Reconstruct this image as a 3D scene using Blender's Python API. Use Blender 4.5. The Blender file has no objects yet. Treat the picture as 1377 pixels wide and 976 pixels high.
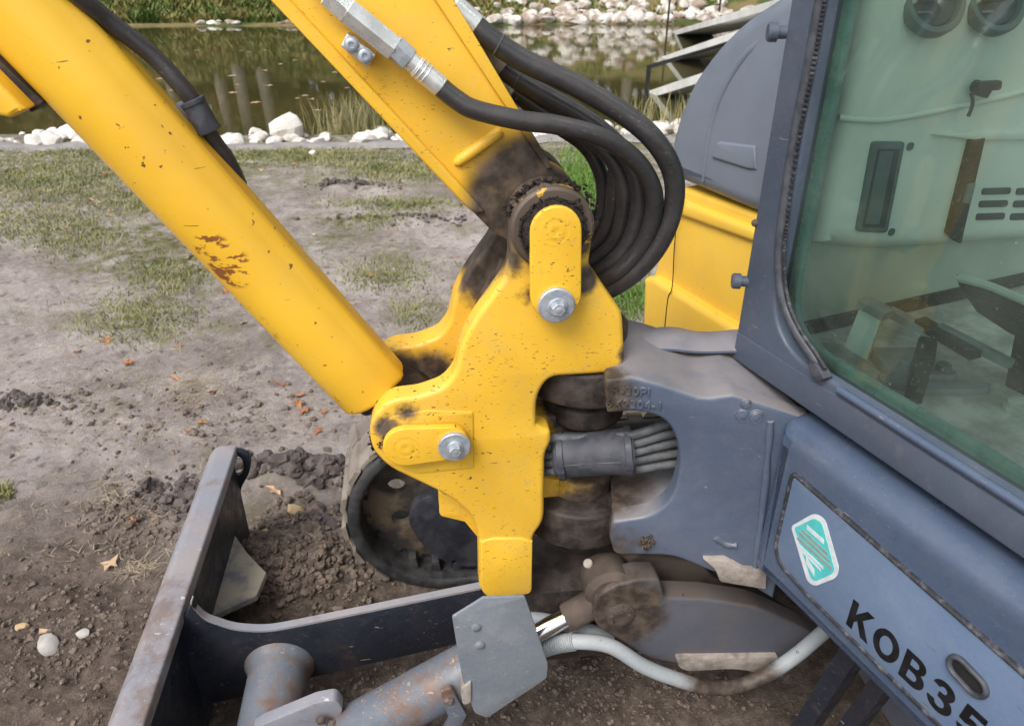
import bpy, bmesh, math, random
from mathutils import Vector, Matrix, noise
from mathutils.geometry import tessellate_polygon
random.seed(7)
R = math.radians
sc = bpy.context.scene
COL = sc.collection

# ------------------------------------------------------------------ camera
IW, IH, FPX = 1377.0, 976.0, 1000.0          # photograph size and focal length in its pixels
CAM_H, PITCH = 1.5, R(29.0)
cam = bpy.data.cameras.new('camera')
cam.sensor_fit = 'HORIZONTAL'; cam.sensor_width = 36.0
cam.lens = 36.0 * FPX / IW
cam.clip_start = 0.02; cam.clip_end = 600.0
cam.dof.use_dof = True; cam.dof.focus_distance = 1.25; cam.dof.aperture_fstop = 9.0
camo = bpy.data.objects.new('camera', cam); COL.objects.link(camo)
camo.location = (0, 0, CAM_H); camo.rotation_euler = (math.pi / 2 - PITCH, 0, 0)
sc.camera = camo

# ------------------------------------------------------------------ sky, sun, exposure (overcast)
SUN_EL, SUN_AZ = R(52), R(215)               # azimuth measured clockwise from +Y: light from behind-left of the camera
w = bpy.data.worlds.new('World'); sc.world = w; w.use_nodes = True
wn = w.node_tree; wn.nodes.clear()
sky = wn.nodes.new('ShaderNodeTexSky'); sky.sky_type = 'NISHITA'; sky.sun_disc = False
sky.sun_elevation = SUN_EL; sky.sun_rotation = SUN_AZ
sky.air_density = 1.0; sky.dust_density = 4.0; sky.ozone_density = 1.0
hs = wn.nodes.new('ShaderNodeHueSaturation'); hs.inputs['Saturation'].default_value = 0.35
bg = wn.nodes.new('ShaderNodeBackground'); bg.inputs[1].default_value = 0.15
wo = wn.nodes.new('ShaderNodeOutputWorld')
wn.links.new(sky.outputs[0], hs.inputs['Color']); wn.links.new(hs.outputs[0], bg.inputs[0]); wn.links.new(bg.outputs[0], wo.inputs[0])
sl = bpy.data.lights.new('sun', 'SUN'); sl.energy = 1.4; sl.angle = R(25); sl.color = (1.0, 0.965, 0.92)
so = bpy.data.objects.new('sun', sl); COL.objects.link(so)
sd = Vector((math.sin(SUN_AZ) * math.cos(SUN_EL), math.cos(SUN_AZ) * math.cos(SUN_EL), math.sin(SUN_EL)))
so.rotation_euler = sd.to_track_quat('Z', 'Y').to_euler(); so.location = sd * 30
vs = sc.view_settings; vs.view_transform = 'Standard'; vs.look = 'None'; vs.gamma = 1.0; vs.use_curve_mapping = False
vs.exposure = 0.68
sc.cycles.max_bounces = 8; sc.cycles.transparent_max_bounces = 12
sc.cycles.use_denoising = True

# ------------------------------------------------------------------ pixel rays and frames
CP, SP = math.cos(PITCH), math.sin(PITCH)
def ray(px, py):
    u = (px - IW / 2) / FPX; v = (IH / 2 - py) / FPX
    return Vector((u, CP + v * SP, -SP + v * CP))
class Frame:
    """Upright frame whose y axis points across the machine, turned by `deg` about the point under the camera."""
    def __init__(s, deg):
        a = R(deg); s.ex = Vector((math.cos(a), math.sin(a), 0)); s.ey = Vector((-math.sin(a), math.cos(a), 0)); s.ez = Vector((0, 0, 1))
    def W(s, x, y, z): return s.ex * x + s.ey * y + s.ez * z
    def pt_y(s, px, py, y):
        d = ray(px, py); t = y / d.dot(s.ey); return d * t + Vector((0, 0, CAM_H))
    def pt_x(s, px, py, x):
        d = ray(px, py); t = x / d.dot(s.ex); return d * t + Vector((0, 0, CAM_H))
    def pt_z(s, px, py, z):
        d = ray(px, py); t = (z - CAM_H) / d.z; return d * t + Vector((0, 0, CAM_H))
    def loc(s, p): return (p.dot(s.ex), p.dot(s.ey), p.z)
    def at_y(s, px, py, y): q = s.loc(s.pt_y(px, py, y)); return (q[0], q[2])
    def at_x(s, px, py, x): q = s.loc(s.pt_x(px, py, x)); return (q[1], q[2])
    def at_z(s, px, py, z): q = s.loc(s.pt_z(px, py, z)); return (q[0], q[1])
U = Frame(7.4)        # undercarriage, boom and swing bracket
HF = Frame(23.5)      # the slewed upper body
CF = Frame(-5.0)      # side cheek of the swing frame casting
G0 = Frame(0)

def fillet(pts, n=5):
    """(x, y[, r]) -> outline with rounded corners"""
    out = []; m = len(pts)
    for i, p in enumerate(pts):
        r = p[2] if len(p) > 2 else 0
        if r <= 0: out.append((p[0], p[1])); continue
        a, b, c = Vector(pts[i - 1][:2]), Vector(p[:2]), Vector(pts[(i + 1) % m][:2])
        la, lc = (a - b).length, (c - b).length
        t = min(r, la * .48, lc * .48)
        p0 = b + (a - b) / la * t; p1 = b + (c - b) / lc * t
        for k in range(n + 1):
            s = k / n; q = p0 * (1 - s) ** 2 + b * 2 * s * (1 - s) + p1 * s * s
            out.append((q.x, q.y))
    return out
def spline(pts, n=4, closed=False):
    """Catmull-Rom through points of any dimension"""
    P = [Vector(p) for p in pts]; m = len(P); out = []
    rng = range(m) if closed else range(m - 1)
    for i in rng:
        if closed: p0, p1, p2, p3 = P[i - 1], P[i], P[(i + 1) % m], P[(i + 2) % m]
        else: p0, p1, p2, p3 = P[max(i - 1, 0)], P[i], P[i + 1], P[min(i + 2, m - 1)]
        for k in range(n):
            t = k / n
            out.append(.5 * ((2 * p1) + (p2 - p0) * t + (2 * p0 - 5 * p1 + 4 * p2 - p3) * t * t + (3 * p1 - p0 - 3 * p2 + p3) * t ** 3))
    if not closed: out.append(P[-1])
    return out
def circle(cx, cy, r, n=24, ry=None): return [(cx + r * math.cos(2 * math.pi * k / n), cy + (ry or r) * math.sin(2 * math.pi * k / n)) for k in range(n)]
def capsule(a, b, r, n=10, r2=None):
    a, b = Vector(a), Vector(b); r2 = r2 or r; d = (b - a).normalized(); th = math.atan2(d.y, d.x); out = []
    for k in range(n + 1): t = th + math.pi / 2 + math.pi * k / n; out.append((a.x + r * math.cos(t), a.y + r * math.sin(t)))
    for k in range(n + 1): t = th - math.pi / 2 + math.pi * k / n; out.append((b.x + r2 * math.cos(t), b.y + r2 * math.sin(t)))
    return out
def area2(p): return sum(p[i - 1][0] * p[i][1] - p[i][0] * p[i - 1][1] for i in range(len(p))) / 2
def inset(p, d):
    """move a CCW loop inwards by d (vertex normals, mitred)"""
    if abs(d) < 1e-9: return list(p)
    out = []; m = len(p)
    for i in range(m):
        a, b, c = Vector(p[i - 1][:2]), Vector(p[i][:2]), Vector(p[(i + 1) % m][:2])
        e0 = (b - a); e1 = (c - b)
        if e0.length < 1e-9 or e1.length < 1e-9: out.append(tuple(b)); continue
        e0.normalize(); e1.normalize()
        n0, n1 = Vector((-e0.y, e0.x)), Vector((-e1.y, e1.x)); n = n0 + n1
        if n.length < 1e-6: n = n0
        n.normalize(); k = d / max(.45, n.dot(n0)); q = b + n * k; out.append((q.x, q.y))
    return out

# ------------------------------------------------------------------ mesh builder
class MB:
    def __init__(s): s.v = []; s.f = []
    def add(s, vs, fs):
        o = len(s.v); s.v += [Vector(v) for v in vs]; s.f += [tuple(i + o for i in f) for f in fs]; return s
    def plate(s, fr, loop, d0, d1, bev=.003, seg=3, holes=(), axis='y', back=0.0):
        """solid between depth d0 (seen side, edges rounded by bev) and d1; axis is the frame axis of the depth"""
        if axis == 'y': to = lambda a, b, d: fr.W(a, d, b)
        elif axis == 'x': to = lambda a, b, d: fr.W(d, a, b)
        else: to = lambda a, b, d: fr.W(a, b, d)
        loops = []
        lp = [tuple(q[:2]) for q in loop]
        if area2(lp) < 0: lp.reverse()
        loops.append(lp)
        for h in holes:
            h = [tuple(q[:2]) for q in h]
            if area2(h) > 0: h.reverse()
            loops.append(h)
        sg = 1 if d1 > d0 else -1
        rings = []
        for k in range(seg + 1):
            t = k / seg * math.pi / 2
            rings.append((bev * (1 - math.sin(t)), d0 + sg * bev * (1 - math.cos(t))))
        if bev <= 0: rings = [(0, d0)]
        if back > 0: rings += [(0, d1 - sg * back), (back * .3, d1 - sg * back * .3), (back, d1)]
        else: rings.append((0, d1))
        base = []; n = [len(l) for l in loops]
        for (ins, dep) in rings:
            st = []
            for l in loops:
                st.append(len(s.v)); s.v += [to(a, b, dep) for a, b in inset(l, ins)]
            base.append(st)
        for r in range(len(rings) - 1):
            for li in range(len(loops)):
                a0, b0 = base[r][li], base[r + 1][li]; m = n[li]
                for i in range(m): j = (i + 1) % m; s.f.append((a0 + i, a0 + j, b0 + j, b0 + i))
        for r in (0, len(rings) - 1):
            polys = [[Vector((q[0], q[1], 0)) for q in inset(l, rings[r][0])] for l in loops]
            idx = [base[r][li] + i for li in range(len(loops)) for i in range(n[li])]
            for t in tessellate_polygon(polys): s.f.append(tuple(idx[i] for i in t))
        return s
    def tube(s, pts, r, n=14, cap=True, sub=4, prof=None):
        """swept tube; r number or list; prof optional list of (a,b) unit section"""
        m = len(pts); rr = r if isinstance(r, (list, tuple)) else [r] * m
        q = spline([(*p, k) for p, k in zip(pts, rr)], sub) if sub > 1 and m > 2 else [Vector((*p, k)) for p, k in zip(pts, rr)]
        P = [Vector(k[:3]) for k in q]; rad = [k[3] for k in q]
        T = [(P[min(i + 1, len(P) - 1)] - P[max(i - 1, 0)]).normalized() for i in range(len(P))]
        up = Vector((0, 0, 1)) if abs(T[0].z) < .9 else Vector((1, 0, 0))
        nx = (up - T[0] * up.dot(T[0])).normalized(); o = len(s.v)
        for i, p in enumerate(P):
            nx = (nx - T[i] * nx.dot(T[i])).normalized(); ny = T[i].cross(nx)
            for k in range(n):
                a = 2 * math.pi * k / n; s.v.append(p + (nx * math.cos(a) + ny * math.sin(a)) * rad[i])
        for i in range(len(P) - 1):
            for k in range(n):
                j = (k + 1) % n; s.f.append((o + i * n + k, o + i * n + j, o + (i + 1) * n + j, o + (i + 1) * n + k))
        if cap: s.f.append(tuple(o + k for k in range(n))); s.f.append(tuple(o + (len(P) - 1) * n + k for k in range(n)))
        return s
    def lathe(s, p0, ax, prof, n=24, rot=0):
        """prof: (distance along axis, radius)"""
        ax = Vector(ax).normalized(); up = Vector((0, 0, 1)) if abs(ax.z) < .9 else Vector((1, 0, 0))
        nx = (up - ax * up.dot(ax)).normalized(); ny = ax.cross(nx); o = len(s.v); p0 = Vector(p0)
        for d, r in prof:
            for k in range(n):
                a = 2 * math.pi * k / n + rot; s.v.append(p0 + ax * d + (nx * math.cos(a) + ny * math.sin(a)) * max(r, 1e-5))
        for i in range(len(prof) - 1):
            for k in range(n):
                j = (k + 1) % n; s.f.append((o + i * n + k, o + i * n + j, o + (i + 1) * n + j, o + (i + 1) * n + k))
        s.f.append(tuple(o + k for k in range(n))); s.f.append(tuple(o + (len(prof) - 1) * n + k for k in range(n)))
        return s
    def box(s, fr, x0, x1, y0, y1, z0, z1, bev=.003):
        return s.plate(fr, [(x0, z0), (x1, z0), (x1, z1), (x0, z1)], min(y0, y1), max(y0, y1), bev, 2, back=bev)
    def seg_box(s, p0, p1, up, wdt, thk):
        """box from p0 to p1, wdt across, thk along up"""
        p0, p1 = Vector(p0), Vector(p1); d = (p1 - p0).normalized(); up = Vector(up); up = (up - d * up.dot(d)).normalized(); sd_ = d.cross(up)
        vs_ = [p + sd_ * a * wdt / 2 + up * b * thk / 2 for p in (p0, p1) for a, b in ((-1, -1), (1, -1), (1, 1), (-1, 1))]
        return s.add(vs_, [(0, 1, 2, 3), (4, 7, 6, 5), (0, 4, 5, 1), (1, 5, 6, 2), (2, 6, 7, 3), (3, 7, 4, 0)])
    def mesh(s, name, ang=38):
        me = bpy.data.meshes.new(name); me.from_pydata(s.v, [], s.f)
        bm = bmesh.new(); bm.from_mesh(me); bmesh.ops.recalc_face_normals(bm, faces=bm.faces); bm.to_mesh(me); bm.free()
        me.polygons.foreach_set('use_smooth', [True] * len(me.polygons))
        me.set_sharp_from_angle(angle=R(ang)); me.update()
        return me
    def build(s, name, mat, parent=None, ang=38): return place(name, s.mesh(name, ang), mat, parent)
WORLD = {}
def place(name, me, mat, parent=None, centre=True):
    """link a mesh given in world coordinates, its origin at its own centre"""
    c = Vector((0, 0, 0))
    if centre and me.vertices:
        xs = [v.co for v in me.vertices]
        lo = Vector([min(p[i] for p in xs) for i in range(3)]); hi = Vector([max(p[i] for p in xs) for i in range(3)])
        c = (lo + hi) / 2; c.z = lo.z if parent is None else c.z
        me.transform(Matrix.Translation(-c))
    o = bpy.data.objects.new(name, me); COL.objects.link(o)
    if mat: me.materials.clear(); me.materials.append(mat)
    if parent is not None: o.parent = parent; o.location = c - WORLD[parent]
    else: o.location = c
    WORLD[o] = c
    return o
def tag(o, label=None, cat=None, group=None, kind=None):
    if label: o['label'] = label
    if cat: o['category'] = cat
    if group: o['group'] = group
    if kind: o['kind'] = kind
    return o
def text_mesh(body, origin, right, up, size, extrude, weight=0.0, spacing=1.0, shear=0.0):
    cu = bpy.data.curves.new('t', 'FONT'); cu.body = body; cu.size = size; cu.extrude = extrude; cu.offset = weight
    cu.space_character = spacing; cu.align_x = 'LEFT'; cu.align_y = 'BOTTOM_BASELINE'; cu.shear = shear
    ob = bpy.data.objects.new('t', cu); COL.objects.link(ob)
    dg = bpy.context.evaluated_depsgraph_get(); dg.update()
    me = bpy.data.meshes.new_from_object(ob.evaluated_get(dg))
    bpy.data.objects.remove(ob); bpy.data.curves.remove(cu)
    right, up = Vector(right).normalized(), Vector(up).normalized(); nn = right.cross(up)
    M = Matrix((right, up, nn)).transposed().to_4x4(); M.translation = Vector(origin)
    me.transform(M); me.materials.clear()
    return me

# ------------------------------------------------------------------ materials
class G:
    def __init__(s, name):
        s.m = bpy.data.materials.new(name); s.m.use_nodes = True; s.nt = s.m.node_tree
        s.b = s.nt.nodes['Principled BSDF']; s._p = None
    def set(s, sock, v):
        if isinstance(v, bpy.types.NodeSocket): s.nt.links.new(v, sock)
        elif v is not None:
            if isinstance(v, tuple) and len(v) == 3 and sock.type == 'RGBA': v = (*v, 1)
            sock.default_value = v
    def n(s, t, **kw):
        nd = s.nt.nodes.new('ShaderNode' + t)
        for k, v in kw.items(): setattr(nd, k, v)
        return nd
    def pos(s):
        if s._p is None: s._p = s.n('NewGeometry').outputs['Position']
        return s._p
    def noise(s, scale, detail=4, rough=.6, vec=None, stretch=None, dist=0):
        v = vec or s.pos()
        if stretch:
            mp = s.n('Mapping'); s.set(mp.inputs[0], v); mp.inputs['Scale'].default_value = stretch[:3]
            if len(stretch) > 3: mp.inputs['Rotation'].default_value = stretch[3:]
            v = mp.outputs[0]
        nd = s.n('TexNoise'); s.set(nd.inputs['Vector'], v); nd.inputs['Scale'].default_value = scale
        nd.inputs['Detail'].default_value = detail; nd.inputs['Roughness'].default_value = rough; nd.inputs['Distortion'].default_value = dist
        return nd.outputs['Fac']
    def map(s, v, a, b, c=0.0, d=1.0):
        nd = s.n('MapRange', interpolation_type='SMOOTHSTEP')
        s.set(nd.inputs[0], v); nd.inputs[1].default_value = a; nd.inputs[2].default_value = b; nd.inputs[3].default_value = c; nd.inputs[4].default_value = d
        return nd.outputs[0]
    def math(s, op, a, b=None):
        nd = s.n('Math', operation=op); s.set(nd.inputs[0], a); s.set(nd.inputs[1], b); return nd.outputs[0]
    def mix(s, f, a, b, blend='MIX'):
        nd = s.n('Mix', data_type='RGBA', blend_type=blend); s.set(nd.inputs[0], f); s.set(nd.inputs[6], a); s.set(nd.inputs[7], b); return nd.outputs[2]
    def dist(s, c):
        nd = s.n('VectorMath', operation='DISTANCE'); s.set(nd.inputs[0], s.pos()); nd.inputs[1].default_value = tuple(c); return nd.outputs['Value']
    def sep(s):
        nd = s.n('SeparateXYZ'); s.set(nd.inputs[0], s.pos()); return nd.outputs
    def facing(s, ):
        g = s.n('NewGeometry'); nd = s.n('SeparateXYZ'); s.nt.links.new(g.outputs['Normal'], nd.inputs[0]); return nd.outputs[2]
    def bump(s, h, strength=.3, d=.002):
        nd = s.n('Bump'); s.set(nd.inputs['Height'], h); nd.inputs['Strength'].default_value = strength; nd.inputs['Distance'].default_value = d
        s.nt.links.new(nd.outputs[0], s.b.inputs['Normal']); return nd
    def out(s, col, rough=.5, metal=0.0, spec=.5, coat=0.0):
        s.set(s.b.inputs['Base Color'], col); s.set(s.b.inputs['Roughness'], rough); s.set(s.b.inputs['Metallic'], metal)
        s.b.inputs['Specular IOR Level'].default_value = spec; s.b.inputs['Coat Weight'].default_value = coat
        return s.m
GREASE = (.030, .021, .016)
def paint(name, c0, c1, chip=(.10, .045, .02), chips=.66, chip_scale=70, dust=.15, dust_col=(.30, .24, .18), grease=(), rough=.42, top_dust=0.0, spec=.45, rust=None, gnoise=.06, scratch=True, specks=0.0):
    g = G(name)
    col = g.mix(g.map(g.noise(5, 4), .35, .68), c0, c1)
    film = g.map(g.noise(9, 6, .7), .42, .75, 0, dust)
    col = g.mix(film, col, dust_col)
    fine = g.map(g.noise(160, 3, .7), .35, .7, 0, dust * .5); col = g.mix(fine, col, dust_col)
    if top_dust > 0:
        td = g.math('MULTIPLY', g.map(g.facing(), .45, .95), g.map(g.noise(14, 5), .25, .62, .35, top_dust)); col = g.mix(td, col, dust_col)
    if rust:
        rm = g.map(g.noise(rust[1], 8, .72), rust[2] - .04, rust[2] + .12); rc = g.mix(g.noise(60, 3), (.075, .036, .022), (.19, .105, .062)); col = g.mix(g.math('MULTIPLY', rm, rust[0]), col, rc)
    if specks:
        fm = g.map(g.noise(230, 2, .55, stretch=(.5, .5, 1.5)), .655, .685); fm = g.math('MULTIPLY', fm, g.map(g.noise(8, 4), .40, .62, .05, specks)); col = g.mix(fm, col, chip)
        wm = g.math('MULTIPLY', g.map(g.noise(38, 6, .7), .56, .74), specks * .5); col = g.mix(wm, col, dust_col)
    cm = g.map(g.noise(chip_scale, 3, .62, stretch=(1, 1, 1.5)), chips, chips + .02)
    ck = g.map(g.noise(6, 2), .38, .6)
    cm = g.math('MULTIPLY', cm, ck); col = g.mix(cm, col, chip)
    if scratch:
        sm = g.map(g.noise(26, 2, .5, stretch=(1, 1, 9, .3, .2, .1)), .745, .76); col = g.mix(sm, col, chip)
    rg = g.map(g.noise(30, 4), .3, .7, rough - .08, rough + .16)
    if grease:
        gm = None; nz = g.math('MULTIPLY', g.math('SUBTRACT', g.noise(22, 6, .68), .5), gnoise * 2)
        for (c, r0, r1) in grease:
            k = g.map(g.math('ADD', g.dist(c), nz), r0, r1, 1.0, 0.0)
            gm = k if gm is None else g.math('MAXIMUM', gm, k)
        gm = g.math('MULTIPLY', gm, g.map(g.noise(45, 4), .2, .5, .93, 1.0))
        gc = g.mix(g.map(g.noise(35, 5), .35, .7), GREASE, (.105, .078, .060)); col = g.mix(gm, col, gc)
        rg = g.mix(gm, rg, (.62, .62, .62))
    g.bump(g.math('ADD', g.math('MULTIPLY', g.noise(140, 4), .5), g.math('MULTIPLY', cm, -.6)), .10, .002)
    return g.out(col, rg, 0, spec)
def simple(name, c0, c1, scale=20, rough=.6, metal=0.0, bump=.2, bd=.002, spec=.4, lo=.35, hi=.65):
    g = G(name); nz = g.noise(scale, 6, .65); col = g.mix(g.map(nz, lo, hi), c0, c1)
    if bump: g.bump(g.noise(scale * 4, 5, .7), bump, bd)
    return g.out(col, g.map(g.noise(scale * 2), .3, .7, max(rough - .08, .02), min(rough + .1, 1)), metal, spec)
# key points of the machine
PUP = U.pt_y(742, 306, .98); PLO = U.pt_y(545, 603, .98); VP_ = U.pt_y(785, 540, 1.09)
PUPM = PUP + U.ey * .09; PLOM = PLO + U.ey * .10
YEL0, YEL1 = (.80, .475, .034), (.73, .41, .026)
M = {}
M['yellow'] = paint('yellow_paint', YEL0, YEL1, chips=.675, chip_scale=80, dust=.28, dust_col=(.50, .36, .15), rough=.36,
                    grease=[(PUP + U.ey * .01, .055, .080), (PUP + U.ey * .20 + Vector((-.02, 0, -.025)), .135, .165), (U.pt_y(660, 370, 1.10), .075, .10), (U.pt_y(714, 395, .98), .004, .020), (U.pt_y(785, 375, .98), .018, .036), (U.pt_y(690, 350, .98), .012, .034), (U.pt_y(548, 556, .98), .008, .026), (U.pt_y(515, 575, .98), .006, .026), (U.pt_y(842, 480, .98), .004, .022), (U.pt_y(668, 392, 1.10), .03, .05), (PUPM + Vector((-.035, 0, .02)), .10, .145), (PLOM + U.ey * .05, .07, .105), (U.pt_y(580, 508, 1.15), .035, .07), (PLO + Vector((-.02, .03, .035)), .03, .05), (Vector((VP_.x + .03, VP_.y, .85)), .11, .135), (Vector((VP_.x + .02, VP_.y, .62)), .07, .10)], specks=1.0, gnoise=.024)
M['yellow_boom'] = paint('yellow_boom_paint', YEL0, YEL1, chips=.685, chip_scale=85, dust=.18, dust_col=(.50, .34, .14), rough=.36,
                    grease=[(PUP + U.ey * .04 + Vector((-.016, 0, .02)), .085, .122)], gnoise=.008, specks=.6)
g = G('yellow_guard_paint')      # the cylinder guard: chipped along its underside, with one rusty scrape
col = g.mix(g.map(g.noise(4, 3), .35, .68), YEL0, YEL1)
col = g.mix(g.map(g.noise(12, 6, .7), .45, .75, 0, .12), col, (.55, .38, .15))
SC = U.pt_y(303, 365, 1.0); SC2 = U.pt_y(283, 345, 1.0); SC3 = U.pt_y(352, 436, 1.04)
near = g.math('MAXIMUM', g.map(g.dist(SC), .014, .045, 1, 0), g.map(g.dist(SC2), .012, .04, 1, 0))
sc1 = g.math('MULTIPLY', g.map(g.noise(34, 5, .66, stretch=(.8, .8, 2.0)), .515, .54), g.map(near, .05, .45))
col = g.mix(sc1, col, g.mix(g.noise(120, 3), (.16, .05, .015), (.30, .11, .03)))
c2 = g.map(g.noise(80, 3, .6), .68, .70); col = g.mix(g.math('MULTIPLY', c2, g.map(g.noise(7, 2), .35, .55)), col, (.13, .06, .02))
sm = g.map(g.noise(24, 2, .5, stretch=(1, 1, 8, .3, .2, .1)), .745, .76); col = g.mix(sm, col, (.16, .08, .02))
bk = g.math('MULTIPLY', g.map(g.noise(60, 4, .7), .50, .55), g.map(g.dist(SC3), .015, .04, 1, 0)); col = g.mix(g.math('MULTIPLY', bk, g.map(g.noise(30, 2), .45, .55)), col, (.03, .02, .015))
g.bump(g.math('ADD', g.math('MULTIPLY', g.noise(120, 4), .4), g.math('MULTIPLY', sc1, -1)), .12, .002)
M['yellow_guard'] = g.out(col, g.map(g.noise(25, 4), .3, .7, .26, .46), 0, .5)
M['yellow_cover'] = paint('yellow_cover_paint', (.80, .50, .05), (.74, .44, .04), chips=.72, dust=.14, dust_col=(.5, .36, .18), rough=.40, scratch=False)
M['plate'] = paint('yellow_plate_paint', YEL0, YEL1, specks=.9, chips=.665, chip_scale=110, dust=.12, dust_col=(.42, .28, .12), rough=.4,
                   grease=[(PUP + Vector((.045, 0, -.035)), .006, .022), (PUP + Vector((-.03, 0, -.11)), .008, .03)], gnoise=.012)
M['cast'] = paint('blue_grey_casting', (.060, .082, .126), (.078, .102, .150), chip=(.20, .18, .17), chips=.70, specks=.3, dust=.13, dust_col=(.22, .20, .20), rough=.5, top_dust=.85,
                  grease=[(CF.pt_y(790, 535, .97), .05, .085), (Vector((VP_.x + .0, VP_.y - .03, .79)), .120, .165), (Vector((VP_.x + .0, VP_.y - .03, .58)), .125, .175)], gnoise=.035, rust=(.55, 6, .66))
M['blue'] = paint('blue_grey_paint', (.048, .071, .120), (.058, .084, .138), chip=(.25, .23, .22), chips=.77, chip_scale=120, specks=.25, dust=.10, dust_col=(.22, .21, .23), rough=.30, spec=.55)
M['door'] = paint('blue_grey_door_paint', (.098, .148, .240), (.116, .168, .264), specks=.25, chip=(.07, .08, .11), chips=.77, dust=.16, dust_col=(.30, .30, .34), rough=.38, spec=.45)
M['cabgrey'] = paint('cab_grey_paint', (.048, .064, .096), (.060, .078, .114), chip=(.22, .17, .13), chips=.715, chip_scale=70, specks=.35, dust=.10, dust_col=(.22, .21, .20), rough=.42)
M['hood'] = simple('grey_hood_plastic', (.135, .158, .200), (.158, .182, .225), 6, .42, 0, .05)
M['black'] = simple('black_gap', (.006, .006, .007), (.012, .011, .011), 40, .8)
M['grease_and_shade'] = simple('dark_grease_and_shade', (.018, .014, .012), (.058, .044, .037), 28, .6, 0, .5, .003)  # grease on the pins and lugs; painted shade on the front crossmember
M['crust'] = simple('caked_grease', (.008, .006, .006), (.04, .028, .024), 120, .55, 0, .9, .004)
M['boss'] = paint('greasy_boss_paint', (.060, .045, .036), (.11, .082, .062), chip=(.55, .29, .02), chips=.60, chip_scale=34, dust=.3, dust_col=(.12, .09, .07), rough=.55, scratch=False)
M['steel'] = simple('zinc_bolt_steel', (.36, .40, .45), (.50, .54, .59), 60, .42, .55, .15, .0006)
M['zinc'] = simple('plated_fitting_steel', (.60, .60, .59), (.74, .74, .72), 30, .28, .6, .05, .0004)
M['chrome'] = simple('chromed_rod', (.62, .63, .66), (.70, .70, .72), 10, .06, 1.0, 0)
M['rubber'] = paint('hose_rubber', (.020, .019, .021), (.030, .027, .028), chip=(.26, .22, .18), chips=.715, chip_scale=75, specks=.2, dust=.14, dust_col=(.16, .14, .13), rough=.34, spec=.6, scratch=False, top_dust=.10)
M['sleeve'] = simple('woven_sleeve', (.035, .038, .048), (.065, .067, .078), 40, .65, 0, .4, .001)
M['hosegrey'] = simple('dusty_grey_hose', (.060, .066, .075), (.125, .13, .135), 45, .6, 0, .2)
M['seal'] = simple('perished_rubber_seal', (.018, .019, .024), (.10, .10, .11), 70, .65, 0, .5, .002, lo=.45, hi=.7)
M['trim'] = simple('trim_rubber', (.035, .038, .050), (.062, .066, .08), 60, .5, 0, .3, .001)
M['conduit'] = paint('grey_conduit', (.30, .335, .36), (.36, .385, .40), chip=(.10, .07, .05), chips=.70, dust=.35, dust_col=(.24, .19, .15), rough=.55, scratch=False,
                     grease=[(U.pt_y(985, 922, .90), .07, .12)], gnoise=.02)
M['track'] = simple('track_rubber', (.018, .019, .022), (.05, .048, .047), 22, .6, 0, .4, .003)
M['tread'] = simple('muddy_track_tread', (.155, .13, .11), (.245, .208, .176), 12, .75, 0, .5, .004)
M['wheel'] = simple('muddy_track_wheel', (.035, .030, .028), (.15, .112, .07), 9, .7, 0, .4, .004, lo=.42, hi=.64)
M['cover_black'] = simple('black_cover_plate', (.020, .022, .030), (.05, .052, .062), 14, .42, 0, .15)
M['blade'] = paint('worn_blade_paint', (.20, .215, .255), (.26, .24, .245), chip=(.42, .42, .43), chips=.67, chip_scale=40, dust=.35, dust_col=(.29, .22, .185), rough=.42, rust=(.6, 7, .53), spec=.5, specks=.4)
M['blade_dark'] = paint('dark_blade_paint', (.010, .013, .021), (.016, .020, .030), chip=(.30, .24, .19), chips=.70, chip_scale=90, specks=.3, dust=.07, dust_col=(.16, .12, .09), rough=.34, rust=(.6, 5, .66), spec=.35)
M['bladecyl'] = paint('worn_cylinder_paint', (.085, .108, .145), (.118, .138, .172), chip=(.30, .235, .17), chips=.655, chip_scale=60, specks=.6, dust=.4, dust_col=(.26, .20, .15), rough=.45, rust=(.85, 9, .50))
M['galv'] = paint('grey_guard_plate', (.125, .152, .185), (.155, .182, .215), chip=(.42, .37, .31), chips=.68, chip_scale=60, specks=.5, dust=.28, dust_col=(.36, .32, .29), rough=.42, rust=(.5, 6, .70))
M['mudsteel'] = paint('muddy_frame_paint', (.065, .075, .10), (.085, .095, .125), dust=.55, dust_col=(.135, .108, .09), rough=.6, top_dust=.9, chips=.75,
                      grease=[(U.pt_y(835, 825, .94), .065, .115)], gnoise=.03)
M['brown'] = simple('caked_brown_mud', (.060, .044, .035), (.115, .088, .072), 10, .75, 0, .4, .004)
M['paleled'] = simple('dusty_pale_plate', (.15, .13, .115), (.33, .285, .25), 22, .7, 0, .2)
M['tan'] = simple('dusty_gusset', (.15, .16, .175), (.34, .30, .23), 8, .65, 0, .3, .003, lo=.42, hi=.58)
M['ink'] = simple('black_decal', (.006, .006, .007), (.012, .012, .013), 50, .4, 0, 0)
M['white'] = simple('white_decal', (.46, .50, .53), (.56, .60, .62), 50, .4, 0, 0)
M['teal'] = simple('teal_decal', (.065, .40, .40), (.095, .47, .46), 50, .35, 0, 0)
M['tape'] = simple('brown_decal_stripe', (.17, .25, .24), (.22, .29, .27), 80, .4, 0, 0)
M['console'] = simple('sage_cab_plastic', (.56, .62, .55), (.64, .69, .61), 5, .55, 0, .06, .001)
M['console_low'] = simple('grey_green_cab_trim', (.33, .38, .31), (.40, .45, .37), 5, .6, 0, .08, .001)
M['floor'] = simple('dusty_cab_floor', (.22, .23, .20), (.46, .46, .41), 16, .7, 0, .3, .002)
M['vent'] = simple('dark_vent_plastic', (.020, .03, .034), (.04, .055, .06), 30, .4, 0, .1)
M['vent_mid'] = simple('grey_vent_plastic', (.085, .12, .125), (.11, .15, .15), 30, .4, 0, .1)
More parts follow.
